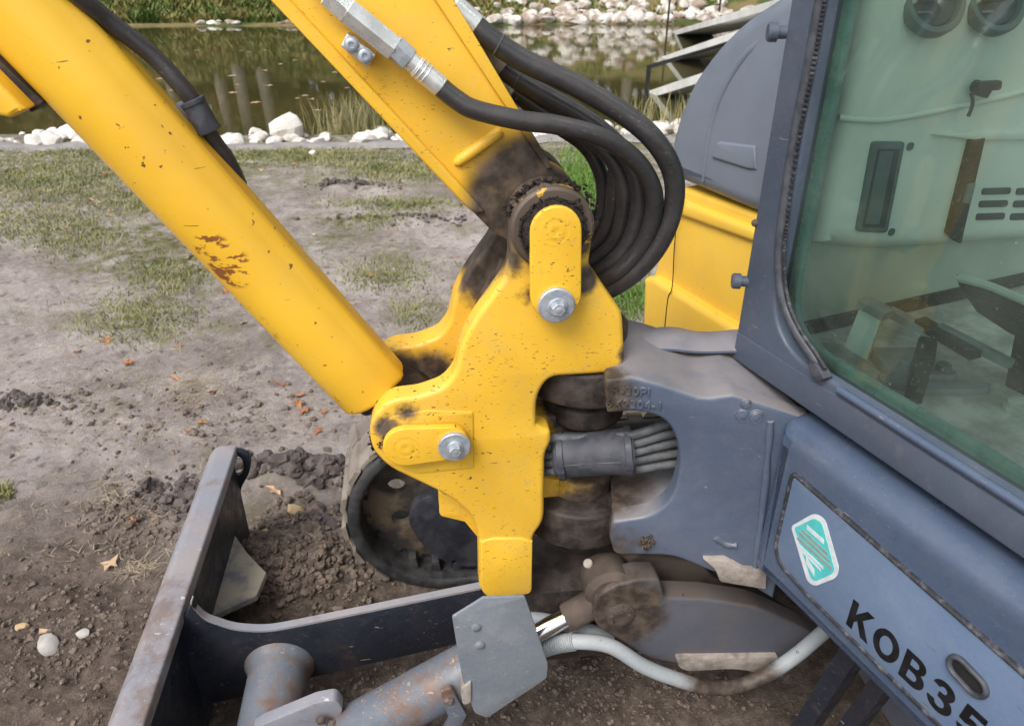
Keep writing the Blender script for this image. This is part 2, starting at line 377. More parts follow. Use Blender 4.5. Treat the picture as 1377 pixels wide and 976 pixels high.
M['dustblack'] = simple('dusty_black_plastic', (.006, .008, .008), (.14, .15, .14), 130, .55, 0, .2, .001, lo=.55, hi=.72)
M['pedal'] = simple('pale_pedal_pad', (.34, .38, .33), (.42, .46, .40), 20, .6, 0, .2)
M['pedalarm'] = simple('grey_pedal_arm', (.10, .13, .14), (.17, .20, .20), 20, .5, 0, .2)
# cab window: pale green tinted pane with dust and specks
m = bpy.data.materials.new('tinted_dusty_glass'); m.use_nodes = True; nt = m.node_tree; nt.nodes.clear()
g = G.__new__(G); g.m = m; g.nt = nt; g._p = None; g.b = None
tr = g.n('BsdfTransparent'); tr.inputs[0].default_value = (.74, .96, .86, 1)
gl = g.n('BsdfGlossy'); gl.inputs['Roughness'].default_value = .03; gl.inputs['Color'].default_value = (.9, 1, .96, 1)
df = g.n('BsdfDiffuse'); df.inputs[0].default_value = (.42, .50, .45, 1)
fr_ = g.n('Fresnel'); fr_.inputs[0].default_value = 1.5
m1 = g.n('MixShader'); nt.links.new(fr_.outputs[0], m1.inputs[0]); nt.links.new(tr.outputs[0], m1.inputs[1]); nt.links.new(gl.outputs[0], m1.inputs[2])
dm = g.math('ADD', g.map(g.noise(3.5, 5, .6), .35, .72, .02, .09), g.math('MULTIPLY', g.map(g.noise(260, 2, .5), .71, .75), .22))
m2 = g.n('MixShader'); nt.links.new(dm, m2.inputs[0]); nt.links.new(m1.outputs[0], m2.inputs[1]); nt.links.new(df.outputs[0], m2.inputs[2])
om = g.n('OutputMaterial'); nt.links.new(m2.outputs[0], om.inputs[0]); M['glass'] = m
M['edge_glass'] = simple('green_glass_edge', (.10, .20, .18), (.16, .28, .25), 20, .3, 0, .1)
# ================================================================== the excavator
exc = bpy.data.objects.new('mini_excavator', None); COL.objects.link(exc)
exc.location = (.9, 1.2, 0); WORLD[exc] = Vector(exc.location); exc.empty_display_size = .2
tag(exc, 'yellow and blue-grey mini excavator with its dozer blade down on bare soil', 'excavator')
EY = U.ey
def side(fr, pts, y): return [fr.at_y(p[0], p[1], y) for p in fillet(pts)]
def front(fr, pts, x): return [fr.at_x(p[0], p[1], x) for p in fillet(pts)]
def top(fr, pts, z): return [fr.at_z(p[0], p[1], z) for p in fillet(pts)]

# ---- swing bracket -------------------------------------------------
boss = [(742 + 58 * math.cos(R(a)), 303 + 57 * math.sin(R(a))) for a in range(172, 366, 12)]
OUT = boss + [(792, 357, 8), (838, 423, 10), (841, 487, 16), (826, 503, 16), (738, 508, 14), (722, 534, 18), (721, 572), (730, 577), (741, 580, 5), (742, 594, 8), (733, 612, 8), (732, 702, 12), (717, 722, 8),
              (716, 799, 9), (653, 805, 12), (645, 790), (644, 722, 10), (636, 697, 14), (612, 675, 10), (590, 662), (523, 630, 16), (501, 607, 12), (496, 583, 12), (502, 557, 14), (523, 538, 14), (563, 533, 8), (597, 521, 16), (613, 500, 10), (621, 460, 20), (642, 424, 12), (679, 374, 16), (687, 350, 10)]
near_loop = side(U, OUT, .98)
mb = MB(); mb.plate(U, near_loop, .98, 1.018, .009, 4)
FAR = [p for p in OUT]
far_loop = side(U, [q for q in boss] + [(792, 357, 8), (838, 423, 10), (841, 487, 16), (826, 503, 16), (738, 508, 14), (722, 534, 18), (721, 600), (720, 640), (640, 640), (590, 655), (523, 630, 16), (501, 607, 12), (496, 583, 12), (502, 557, 14), (523, 538, 14), (563, 533, 8), (597, 521, 16), (613, 500, 10), (621, 460, 20), (642, 424, 12), (679, 374, 16), (687, 350, 10)], .98)
mb.plate(U, far_loop, 1.15, 1.20, .008, 3)
spine = side(U, [(690, 400, 8), (800, 385), (835, 430), (837, 490, 8), (738, 502, 10), (718, 534, 10), (716, 700), (700, 715), (660, 700), (640, 560), (650, 470, 10)], .98)
mb.plate(U, spine, 1.012, 1.155, .002, 1)
tail = side(U, [(717, 726), (714, 797), (656, 800), (648, 722), (660, 705), (700, 705)], .98)
mb.plate(U, tail, 1.012, 1.10, .002, 1)
# the underside lug that shows left of the tail
lug = side(U, [(590, 662, 4), (591, 694, 5), (613, 699, 4), (625, 702), (648, 730), (660, 720), (640, 690), (612, 664)], 1.03)
mb.plate(U, lug, 1.03, 1.09, .003, 2)
bracket = mb.build('swing_bracket', M['yellow'], exc)
# crease across the tail: a slightly proud lower block
mb = MB(); blk = side(U, [(716, 727), (715, 797, 8), (655, 802, 10), (647, 790), (646, 727), (663, 722), (700, 722)], .98); mb.plate(U, blk, .9765, .985, .0035, 3)
mb.build('tail_block', M['yellow'], bracket)
mb = MB(); pad = side(U, [(520, 560, 14), (575, 551), (636, 553, 3), (637, 628, 3), (560, 636, 10), (515, 620, 12), (505, 590, 14)], .98); mb.plate(U, pad, .9775, .984, .002, 2)
mb.build('pin_pad', M['yellow'], bracket)
# bracket hub rings round the vertical pin
def disc_z(px, y_top, y_bot, r, name, mat, parent, bev=.006, rx=1.0):
    c = VP_; zt = U.pt_y(px, y_top, 1.09 - r).z; zb = U.pt_y(px, y_bot, 1.09 - r).z
    m_ = MB(); m_.lathe((c.x, c.y, zb), (0, 0, 1), [(0, r - bev), (bev * .4, r - bev * .3), (bev, r), (zt - zb - bev, r), (zt - zb - bev * .4, r - bev * .3), (zt - zb, r - bev)], 40)
    return m_.build(name, mat, parent), zt, zb
lowhub, LHT, LHB = disc_z(785, 652, 692, .062, 'lower_hub', M['yellow'], bracket)
uphub, _, _ = disc_z(785, 556, 583, .070, 'upper_hub', M['grease_and_shade'], bracket)
web = MB(); web.plate(U, side(U, [(720, 640), (790, 652), (790, 690), (720, 722)], 1.05), 1.05, 1.13, .004, 2); web.build('hub_web', M['yellow'], bracket); web = MB(); web.plate(U, side(U, [(720, 555), (790, 556), (790, 584), (720, 590)], 1.06), 1.05, 1.13, .004, 2); web.build('hub_web', M['yellow'], bracket)
# caked grease: rough ridge of crumbs along an arc round a pin
def crust(name, c, ax, r, a0, a1, n, sz, parent, squash=1.0):
    m_ = MB(); ax = Vector(ax).normalized(); up = Vector((0, 0, 1)) if abs(ax.z) < .9 else Vector((1, 0, 0)); nx = (up - ax * up.dot(ax)).normalized(); ny = nx.cross(ax)
    for i in range(n):
        a = R(a0 + (a1 - a0) * random.random()); q = c + (nx * math.cos(a) + ny * math.sin(a)) * (r + random.gauss(0, sz * .55)) + ax * random.gauss(0, sz * .7)
        s_ = sz * random.uniform(.4, 1.15); vs_ = [q + Vector((random.gauss(0, 1), random.gauss(0, 1), random.gauss(0, 1))).normalized() * s_ for _ in range(6)]
        m_.add(vs_, [(0, 1, 2), (0, 2, 3), (0, 3, 4), (0, 4, 1), (5, 2, 1), (5, 3, 2), (5, 4, 3), (5, 1, 4)])
    o = m_.build(name, M['crust'], parent, 60); o['kind'] = 'stuff'; return o
def pin_boss(c, px_r, name):
    r = px_r; m_ = MB(); m_.lathe(c + EY * .004, -EY, [(0, r), (.010, r), (.014, r - .004), (.014, r - .014), (.008, r - .017)], 40); return m_.build(name, M['boss'], bracket)
pin_boss(PUP, .059, 'pin_boss')
mb = MB(); mb.lathe(PUP, -EY, [(0, .044), (.018, .044), (.021, .040)], 36); mb.build('pin_collar', M['crust'], bracket)
crust('caked_grease', PUP - EY * .016, EY, .0445, -140, 140, 150, .0042, bracket)
crust('caked_grease', PUP + EY * .006, EY, .064, -85, 75, 150, .0046, bracket)
crust('caked_grease', Vector((VP_.x, VP_.y, .895)), (0, 0, 1), .072, -180, 180, 260, .0055, bracket)
crust('caked_grease', PLO + EY * .03, EY, .052, 30, 150, 120, .0055, bracket)
crust('caked_grease', PLO - EY * .004, EY, .040, -70, 80, 60, .003, bracket)
# keeper plates with their washers and bolts
def keeper(a, b, ra, rb, y0, y1, wpx, wr, bpx, br, spacer):
    A, B = U.at_y(*a, y0), U.at_y(*b, y0)
    m_ = MB(); m_.plate(U, capsule(A, B, ra, 14, rb), y0, y1, .0025, 3); pl = m_.build('keeper_plate', M['plate'], bracket)
    m_ = MB(); e = U.W(A[0], y0 + .0005, A[1]); m_.lathe(e, -EY, [(0, .0235), (.0007, .0205), (.0007, .0185), (.0003, .0165), (.0003, .0150), (.0011, .012), (.0012, .006), (.0006, .003), (.0005, .0005)], 30); m_.build('pressed_ring', M['plate'], pl)
    wc = U.pt_y(*wpx, y0 - .004); m_ = MB(); m_.lathe(wc, -EY, [(-.006, wr - .001), (0, wr), (.003, wr), (.0042, wr - .0015), (.0042, .004)], 36); ws = m_.build('washer', M['steel'], bracket)
    bc = U.pt_y(*bpx, y0 - .009); m_ = MB(); m_.lathe(bc, -EY, [(-.002, br * 1.32), (.0012, br * 1.32), (.0018, br * 1.22)], 28); m_.lathe(bc - EY * .0015, -EY, [(0, br), (.008, br), (.010, br * .86)], 6, .3); m_.lathe(bc - EY * .0114, -EY, [(0, br * .5), (.0006, br * .35)], 20); m_.build('bolt', M['steel'], bracket, 25)
    m_ = MB(); m_.lathe(U.W(B[0], y0, B[1]), EY, [(0, .013), (spacer, .013)], 18); m_.build('spacer', M['grease_and_shade'], bracket)
    return pl
keeper((748, 312), (748, 398), .0355, .0365, .952, .963, (748, 410), .0265, (750, 413), .0105, .022)
keeper((546, 602), (604, 597), .0355, .031, .961, .972, (611, 600), .0255, (612, 603), .0098, .012)
crust('caked_grease', U.pt_y(774, 372, .970), U.ex, .004, 0, 360, 30, .006, bracket)
# ---- pins inside the ears
mb = MB(); mb.lathe(PLO + EY * .03, EY, [(0, .050), (.006, .054), (.138, .054), (.142, .05)], 36); mb.lathe(PLO + EY * .012, EY, [(0, .032), (.19, .032)], 24)

# ---- boom cylinder -------------------------------------------------
YC = 1.068
A = U.pt_y(503, 521, YC); B = U.pt_y(-110, -148, YC)
d = (A - B).normalized(); nin = d.cross(EY).normalized()      # in-plane normal
if nin.x < 0: nin = -nin
eye = mb.build('cylinder_eye', M['grease_and_shade'], exc)              # replaced as the part that carries the guard
def sect():
    pts = []
    for k in range(40):      # a tube, slightly flattened, with a narrow lengthwise ridge on its upper edge
        t = R(200 - 9 * k); r_ = .061 if k not in (19, 20) else .0655
        pts.append((r_ * math.cos(t), r_ * math.sin(t)))
    return pts
S = sect(); ns = len(S); mb = MB()
stn = [(B, 1.0)] + [(B + (A - B) * t, 1.0) for t in (.25, .5, .75, .9)] + [(A - d * .006, 1.0), (A - d * .0015, .985), (A + d * .001, .955), (A + d * .001, .6), (A - d * .004, .05)]
for (p, k) in stn: mb.v += [p + nin * a * k - EY * b * k for a, b in S]
for i in range(len(stn) - 1):
    for j in range(ns): q = (j + 1) % ns; mb.f.append((i * ns + j, i * ns + q, (i + 1) * ns + q, (i + 1) * ns + j))
mb.f.append(tuple(range(ns))); mb.f.append(tuple((len(stn) - 1) * ns + j for j in range(ns)))
guard = mb.build('cylinder_guard', M['yellow_guard'], exc, 50)
mb = MB(); mb.lathe(A - d * .02, d, [(0, .044), (.04, .044), (.05, .03)], 28); mb.build('cylinder_base', M['grease_and_shade'], guard)
# crumbs of grease hanging under the eye
crust('caked_grease', PLO + EY * .05, EY, .056, 150, 290, 60, .006, eye)
# small guard strip at the left with dark channel
mb = MB(); mb.plate(U, side(U, [(-90, 35), (-40, 45), (-2, 80), (59, 138, 3), (42, 152, 2), (-8, 100), (-90, 60)], 1.03), 1.03, 1.08, .002, 2); mb.build('guard_channel', M['grease_and_shade'], guard)
mb = MB(); mb.plate(U, side(U, [(-90, 55), (-30, 84), (34, 148, 3), (12, 160, 4), (-3, 156), (-90, 90)], 1.0), 1.0, 1.05, .006, 3); mb.build('guard_strip', M['yellow_guard'], guard)
# hose on the back of the guard
hp = [(60, -40, 1.03), (105, -5, 1.04), (150, 32, 1.06), (205, 75, 1.07), (245, 118, 1.07), (268, 150, 1.075), (286, 188, 1.08), (306, 216, 1.085), (322, 250, 1.09)]
mb = MB(); mb.tube([U.pt_y(*p) for p in hp], .0115, 14); ch = mb.build('hydraulic_hose', M['rubber'], guard)
mb = MB(); a_, b_ = U.pt_y(260, 138, 1.07), U.pt_y(277, 168, 1.07); dd = (b_ - a_).normalized()
mb.lathe(a_ - dd * .004, dd, [(0, .0145), (.001, .017), (.006, .017), (.006, .0155), (.040, .0155), (.040, .017), (.044, .0165)], 24); mb.build('hose_clip', M['trim'], guard)
mb = MB(); cc = U.pt_y(250, 150, 1.075); mb.lathe(cc + EY * .006, -EY, [(0, .014), (.012, .014), (.014, .011)], 24); mb.build('clip_bolt', M['mudsteel'], guard)

# ---- boom ----------------------------------------------------------
BO = [(300, -78), (620, 268), (640, 290, 6), (668, 318, 20), (742, 350, 30), (790, 320, 20), (790, 280, 20), (757, 253, 10), (733, 214), (540, -85)]
mb = MB(); mb.plate(U, side(U, BO, 1.02), 1.02, 1.148, .004, 3)
boom = mb.build('boom', M['yellow_boom'], exc)
mb = MB(); mb.plate(U, side(U, [(290, -78), (625, 276), (640, 288, 4), (652, 284, 4), (628, 257), (395, 5), (318, -78)], 1.016), 1.011, 1.157, .004, 3); mb.build('bottom_plate', M['yellow_boom'], boom)
mb = MB(); mb.plate(U, side(U, [(528, -85), (560, -85), (744, 226), (735, 228)], 1.014), 1.014, 1.154, .003, 2); mb.build('top_plate', M['yellow_boom'], boom)
mb = MB(); a_, b_ = U.pt_y(611, 221, 1.02), U.pt_y(675, 176, 1.02)
mb.tube([a_, a_.lerp(b_, .1), a_.lerp(b_, .5), a_.lerp(b_, .92), b_], [.003, .0075, .0085, .0075, .003], 12); mb.build('side_rib', M['yellow_boom'], boom)
mb = MB(); mb.lathe(PUP + EY * .042, EY, [(0, .056), (.002, .060), (.10, .060)], 36); mb.build('foot_boss', M['yellow_boom'], boom)
# fittings along the near side
def along(p, q, y): return U.pt_y(p[0], p[1], y), U.pt_y(q[0], q[1], y)
def fit(name, p, q, y, r, n, mat, parent, lip=.0012, rot=0):
    a_, b_ = along(p, q, y); L = (b_ - a_).length; m_ = MB(); m_.lathe(a_, b_ - a_, [(0, r - lip), (lip, r), (L - lip, r), (L, r - lip)], n, rot); return m_.build(name, mat, parent, 25)
YF = .994
fit('pipe', (395, -50), (446, -4), YF, .0085, 18, M['zinc'], boom)
fit('hex_nut', (440, -8), (468, 18), YF, .0155, 6, M['zinc'], boom, rot=.3)
fit('hex_adapter', (467, 14), (531, 66), YF, .0165, 6, M['zinc'], boom, rot=.5)
fit('hex_nut', (529, 62), (550, 82), YF, .0155, 6, M['steel'], boom, rot=.2)
fit('collar', (548, 79), (562, 91), YF, .0122, 20, M['zinc'], boom)
fr2 = fit('ferrule', (559, 88), (594, 118), YF, .0135, 24, M['zinc'], boom, .0018)
for k in range(3):
    a_, b_ = along((562 + k * 5, 90.5 + k * 4.3), (564 + k * 5, 92.3 + k * 4.3), YF); m_ = MB(); m_.lathe(a_, b_ - a_, [(0, .0138), (.0008, .0144), (.0016, .0138)], 24); m_.build('ferrule_ring', M['zinc'], fr2)
cb = MB(); cb.plate(U, side(U, [(467, 44, 3), (506, 74, 3), (494, 91, 3), (458, 62, 3)], 1.0), .996, 1.022, .002, 2); clamp = cb.build('clamp_block', M['zinc'], boom)
for p in ((473, 60), (491, 75)):
    c_ = U.pt_y(*p, .996); m_ = MB(); m_.lathe(c_, -EY, [(0, .0095), (.001, .0095), (.0012, .008), (.006, .008), (.0072, .0062), (.0072, .0035), (.006, .003)], 20); m_.build('clamp_bolt', M['steel'], clamp)
YG = 1.05
fit('hex_nut', (570, -28), (596, 2), YG, .0165, 6, M['zinc'], boom, rot=.3)
fit('collar', (594, -2), (610, 12), YG, .0135, 20, M['zinc'], boom)
fit('ferrule', (607, 8), (640, 37), YG, .0165, 24, M['zinc'], boom, .002)
fit('ferrule', (645, 62), (676, 92), 1.09, .0145, 24, M['paleled'], boom, .002)
fit('ferrule', (652, 90), (690, 122), 1.12, .0145, 24, M['zinc'], boom, .002)
# hoses that loop back behind the bracket
HOSES = [
 ([(590, 115, .994), (612, 133, .991), (639, 148, .988), (700, 162, .985), (752, 169, .985), (814, 187, .99), (858, 219, 1.0), (879, 258, 1.01), (877, 297, 1.02), (860, 336, 1.03), (830, 366, 1.04), (790, 388, 1.07), (745, 402, 1.10)], .0128),
 ([(637, 34, 1.05), (665, 57, 1.045), (708, 84, 1.04), (774, 115, 1.03), (839, 154, 1.02), (880, 189, 1.01), (904, 231, 1.01), (906, 275, 1.015), (890, 322, 1.02), (861, 360, 1.03), (822, 388, 1.05), (770, 408, 1.09)], .0148),
 ([(674, 90, 1.09), (690, 103, 1.09), (730, 127, 1.085), (778, 154, 1.08), (815, 181, 1.07), (845, 213, 1.06), (859, 252, 1.055), (857, 294, 1.055), (842, 333, 1.06), (812, 362, 1.07), (765, 386, 1.1)], .0135),
 ([(686, 118, 1.12), (735, 152, 1.11), (785, 178, 1.10), (816, 205, 1.09), (838, 246, 1.085), (838, 290, 1.085), (826, 325, 1.09), (800, 350, 1.1), (760, 372, 1.115)], .0125),
 ([(660, 88, 1.135), (730, 135, 1.13), (790, 165, 1.125), (826, 200, 1.115), (826, 250, 1.11), (822, 290, 1.115), (808, 320, 1.12), (785, 342, 1.13), (750, 360, 1.135)], .0125),
 ([(668, 105, 1.15), (735, 160, 1.145), (785, 195, 1.14), (808, 235, 1.135), (810, 275, 1.14), (798, 308, 1.14), (776, 330, 1.145), (745, 350, 1.145)], .0115)]
for i, (pts, r) in enumerate(HOSES):
    mb = MB(); mb.tube([U.pt_y(*p) for p in pts], r, 16, sub=6); h = mb.build('hydraulic_hose', M['rubber'], exc)
    if i in (1, 2):
        k = 1 if i == 1 else 1; a_, b_ = U.pt_y(*pts[1]), U.pt_y(*pts[2]); q = a_.lerp(b_, .1); dd = (b_ - a_).normalized()
        mb = MB(); mb.lathe(q, dd, [(0, r), (.0003, r + .0012), (.0015, r + .0012), (.0018, r)], 20); mb.build('hose_band', M['hosegrey'], h)

# ---- swing frame casting -------------------------------------------
YN = .97
CO = [(812, 511, 8), (850, 507), (893, 519, 12), (946, 537, 14), (985, 531, 6), (1090, 566), (1090, 610), (1060, 720), (1040, 806), (1012, 789), (960, 770, 14), (905, 747, 20), (826, 746, 8), (819, 722, 6), (823, 702, 5), (876, 694, 24), (904, 672, 22), (915, 632, 22), (913, 596, 22), (898, 565, 24), (862, 553, 18), (816, 556, 4)]
mb = MB(); mb.plate(CF, side(CF, CO, YN), YN, YN + .035, .006, 4)
topband = side(CF, [(816, 515), (850, 510), (893, 522, 12), (946, 540, 14), (985, 534), (1090, 570), (1090, 600), (930, 575), (890, 556), (850, 549), (816, 552)], YN)
mb.plate(CF, topband, YN + .02, YN + .21, .003, 1)
botband = side(CF, [(824, 706), (900, 700), (960, 690), (1030, 700), (1025, 790), (960, 768), (905, 745), (828, 743)], YN)
mb.plate(CF, botband, YN + .02, YN + .18, .003, 1)
frame = mb.build('swing_frame', M['cast'], exc)
mb = MB(); backp = side(CF, [(860, 515), (893, 522), (946, 540), (1050, 556), (1035, 785), (930, 750), (905, 700), (925, 640), (915, 590)], YN)
mb.plate(CF, backp, YN + .165, YN + .19, .003, 1); mb.build('far_cheek', M['grease_and_shade'], frame)
for (yt, yb, r, nm) in ((507, 554, .110, 'upper_lug'), (697, 742, .106, 'lower_lug')):
    o, zt, zb = disc_z(785, yt, yb, r, nm, M['grease_and_shade'], frame, .007)
    if nm == 'upper_lug': ULT, ULB = zt, zb
    else: LLT, LLB = zt, zb
mb = MB(); mb.lathe((VP_.x, VP_.y, LLB - .03), (0, 0, 1), [(0, .03), (.01, .036), (ULT - LLB + .06, .036), (ULT - LLB + .07, .03)], 28); mb.build('swing_pin', M['grease_and_shade'], frame)
mb = MB(); mb.lathe((VP_.x, VP_.y, LLB - .045), (0, 0, 1), [(0, .060), (.02, .066), (.05, .066)], 32); mb.build('pin_cap', M['grease_and_shade'], frame)
mb = MB(); mb.lathe((VP_.x, VP_.y, ULT - .002), (0, 0, 1), [(0, .066), (.045, .066), (.05, .06)], 36); mb.build('pin_cap', M['grease_and_shade'], frame)
# raised casting letters
for body, px, sz in (('R-30PI', (822, 529), .0155), ('6X2304-1', (814, 546), .0155)):
    o0 = CF.pt_y(px[0], px[1], YN - .0012); o1 = CF.pt_y(px[0] + 80, px[1] + 5, YN - .0012)
    t = text_mesh(body, o0, (o1 - o0), (0, 0, 1), sz * 1.25, .0022, .0003, 1.12); place('raised_lettering', t, M['cast'], frame)
# welds, pads, bumps
def blob_bead(name, pts, r, parent, mat, n=9, jit=.35):
    q = spline(pts, 3); m_ = MB()
    rr = [r * (1 + jit * math.sin(i * 2.3) + random.uniform(-.12, .12)) for i in range(len(q))]; m_.tube([tuple(p) for p in q], rr, n, sub=1); return m_.build(name, mat, parent, 60)
for (wx, wy, wr) in ((999, 558, .013), (1016, 560, .0135), (1003, 543, .009)):
    m_ = MB(); m_.lathe(CF.pt_y(wx, wy, YN + .001), -CF.ey, [(0, wr), (.0022, wr * .92), (.0016, wr * .80), (.0034, wr * .68), (.0028, wr * .54), (.0044, wr * .42), (.0040, wr * .28), (.0050, wr * .1)], 22)
    for v in m_.v: v += Vector((.0008 * noise.noise(v * 160), 0, .0018 * noise.noise(v * 120)))
    m_.build('weld_bead', M['cast'], frame, 60)
blob_bead('weld_bead', [CF.pt_y(1036, 566, YN), CF.pt_y(1030, 640, YN), CF.pt_y(1020, 730, YN), CF.pt_y(1012, 785, YN)], .006, frame, M['cast'], 8, .12)
blob_bead('weld_bead', [CF.pt_y(962, 722, YN), CF.pt_y(976, 732, YN), CF.pt_y(990, 733, YN)], .005, frame, M['cast'], 8, .2)
mb = MB(); mb.plate(CF, side(CF, [(946, 752), (962, 766, 4), (968, 782, 3), (1030, 792), (1032, 768), (1000, 765), (975, 752)], YN - .01), YN - .012, YN + .08, .004, 2); mb.build('stop_pad', M['paleled'], frame)
o = crust('mud_lump', CF.pt_y(870, 728, YN - .001), CF.ey, .008, 0, 360, 160, .0055, frame); o.data.materials[0] = M['brown']
# wavy bent cover plate at the back of the casting
mb = MB(); rows = []
for k in range(25):
    t = k / 24; px = 858 + t * 150; wv = 5 * math.sin(t * 7.5) * math.exp(-2.2 * abs(t - .35)); rows.append([CF.pt_y(px, 470 + 2 * t - wv * .4, 1.10), CF.pt_y(px + 2, 456 - wv * .8, 1.12), CF.pt_y(px + 3, 447 - wv, 1.14), CF.pt_y(px + 3, 443 - wv, 1.165)])
for r_ in rows: mb.v += r_; 
for r_ in rows: mb.v += [p - Vector((0, 0, .004)) for p in r_]
n4 = len(rows) * 4
for k in range(24):
    for j in range(3):
        a_ = k * 4 + j; mb.f.append((a_, a_ + 1, a_ + 5, a_ + 4)); mb.f.append((n4 + a_, n4 + a_ + 4, n4 + a_ + 5, n4 + a_ + 1))
    mb.f.append((k * 4, k * 4 + 4, n4 + k * 4 + 4, n4 + k * 4)); mb.f.append((k * 4 + 3, k * 4 + 7, n4 + k * 4 + 7, n4 + k * 4 + 3))
mb.build('bent_cover_plate', M['cast'], frame)
# hose bundle through the swing frame
sl_a, sl_b = CF.pt_y(744, 613, 1.035), CF.pt_y(853, 606, 1.035); sd_ = (sl_b - sl_a); L = sd_.length; sdn = sd_.normalized()
mb = MB(); mb.lathe(sl_a, sd_, [(0, .030), (.004, .036), (L * .12, .0395), (L * .4, .0375), (L * .75, .038), (L * .9, .041), (L, .036)], 28)
for v in mb.v: v.z = v.z + .001 * math.sin(v.x * 90)
sleeve = mb.build('hose_sleeve', M['sleeve'], exc)
for t in (.10, .93):
    mb = MB(); c_ = sl_a + sd_ * t; mb.lathe(c_ - sdn * .006, sd_, [(0, .040), (.001, .0425), (.011, .0425), (.012, .040)], 28); st = mb.build('strap', M['trim'], sleeve)
    mb = MB(); q = c_ - CF.ey * .043 + Vector((0, 0, .002)); mb.seg_box(q - sdn * .006, q + sdn * .006, CF.ey, .012, .006); mb.build('buckle', M['trim'], sleeve)
mb = MB(); mb.tube([sl_a + sdn * .012 - CF.ey * .0385 + Vector((0, 0, .006)), sl_a + sd_ * .5 - CF.ey * .0365 + Vector((0, 0, .006)), sl_b - sdn * .008 - CF.ey * .039 + Vector((0, 0, .006))], .0008, 6); mb.build('seam', M['hosegrey'], sleeve)
for k in range(5):
    mb = MB(); off = (k - 2) * 13.0
    mb.tube([CF.pt_y(700, 612 + off * .8, 1.05), CF.pt_y(748, 611 + off * .85, 1.03), CF.pt_y(800, 610 + off * .8, 1.04), CF.pt_y(850, 608 + off * .88, 1.028), CF.pt_y(885, 602 + off * 1.0 - 2, 1.033), CF.pt_y(918, 597 + off * 1.08 - 3, 1.045), CF.pt_y(975, 588 + off * 1.1, 1.075)], .0078, 12); mb.build('hydraulic_hose', M['hosegrey'], sleeve)

# ---- cab ------------------------------------------------------------
XC = .768
LF = [(1072, -100), (986, 474, 2), (984, 483, 3), (1560, 880), (1560, 782), (1116, 511, 8), (1086, 470, 20), (1060, 415, 24), (1050, 350, 30), (1056, 300), (1133, -100)]
def yz(px, py): return HF.at_x(px, py, XC)
zt = 2.35
bl, br_ = yz(984, 483), yz(1560, 880); zb = (bl[1] + br_[1]) / 2
gl_b = yz(1116, 511)[1]; gl_l = yz(1050, 350)[0]
outer = [(bl[0], zb), (bl[0], zt), (-.18, zt), (-.18, zb)]
hole = fillet([(gl_l, gl_b, .10), (gl_l + .006, zt - .10, .06), (-.10, zt - .10, .06), (-.10, gl_b - .004, .06)], 8)
mb = MB(); mb.plate(HF, outer, XC, XC + .05, .006, 3, holes=[hole], axis='x')
mb.plate(HF, [(bl[0] - .002, zb + .002), (bl[0] - .002, zb + .85), (bl[0] - .045, zb + .85), (bl[0] - .045, zb + .002)], XC + .04, XC + 1.1, .002, 1, axis='x')   # right-hand side wall
mb.plate(HF, [(bl[0] - .04, zt - .004), (-.175, zt - .004), (-.175, zt - .05), (bl[0] - .04, zt - .05)], XC + .60, XC + 1.1, .002, 1, axis='x')               # unseen roof, cut to its rear half to let light into the cab
mb.plate(HF, [(bl[0] - .04, zb + .004), (-.175, zb + .004), (-.175, zb + .03), (bl[0] - .04, zb + .03)], XC + .04, XC + 1.1, .002, 1, axis='x')               # floor pan
mb.plate(HF, [(bl[0] - .04, zb + .03), (-.175, zb + .03), (-.175, zb + .75), (bl[0] - .04, zb + .75)], XC + 1.07, XC + 1.1, .002, 1, axis='x')               # rear lower wall
cab = mb.build('cab', M['cabgrey'], exc)
# bottom beam lip, pillar crease
mb = MB(); e0 = HF.W(XC - .002, yz(1116, 511)[0] - .02, gl_b - .004); e1 = HF.W(XC - .002, -.10, gl_b - .006); mb.tube([e0, e0.lerp(e1, .5), e1], .006, 10, sub=1); mb.build('sill_lip', M['blue'], cab)
mb = MB(); pl = front(HF, [(995, 470), (1003, 420, 4), (1035, 440), (1090, 480), (1400, 695), (1400, 735), (995, 478)], XC - .003); 
pz = zb + .052; mb.plate(HF, [(bl[0] - .006, zb + .006), (bl[0] - .006, pz), (-.17, pz), (-.17, zb + .006)], XC - .004, XC + .01, .002, 2, axis='x'); mb.build('bottom_beam', M['cabgrey'], cab)
# glass, its green edge and rubber seal
gl_loop = fillet([(gl_l + .012, gl_b - .012, .10), (gl_l + .018, zt - .09, .06), (-.11, zt - .09, .06), (-.11, gl_b - .014, .06)], 8)
mb = MB(); mb.v += [HF.W(XC + .018, a, b) for a, b in gl_loop]; mb.f.append(tuple(range(len(gl_loop)))); mb.build('window_pane', M['glass'], cab)
def ring_band(loop, wd, x0, x1):
    m_ = MB(); lp = list(loop)
    if area2(lp) < 0: lp.reverse()
    m_.plate(HF, lp, x0, x1, .002, 2, holes=[inset(lp, wd)], axis='x'); return m_
ring_band(hole, .017, XC + .024, XC + .034).build('inner_seal', M['edge_glass'], cab)
sp = [(1120, -80), (1101, 0), (1085, 90), (1065, 190), (1049, 300), (1045, 355), (1051, 405), (1067, 443), (1088, 475), (1100, 494)]
mb = MB(); mb.tube([HF.pt_x(a + 3, b, XC - .002) for a, b in sp], [.008] * 9 + [.0065], 10); seal = mb.build('window_seal', M['trim'], cab)
for i in range(60):
    t = i / 59; q = spline([HF.pt_x(a + 8, b, XC - .007) for a, b in sp[1:]], 8); j = int(t * (len(q) - 1))
    if i % 2 == 0: continue
    mb = MB(); 
mb = MB(); q = spline([HF.pt_x(a + 9, b, XC - .004) for a, b in sp], 14)
for j in range(0, len(q) - 1): mb.lathe(q[j], q[j + 1] - q[j], [(0, .0030), (.002, .0036), (.0034, .0030)], 6)
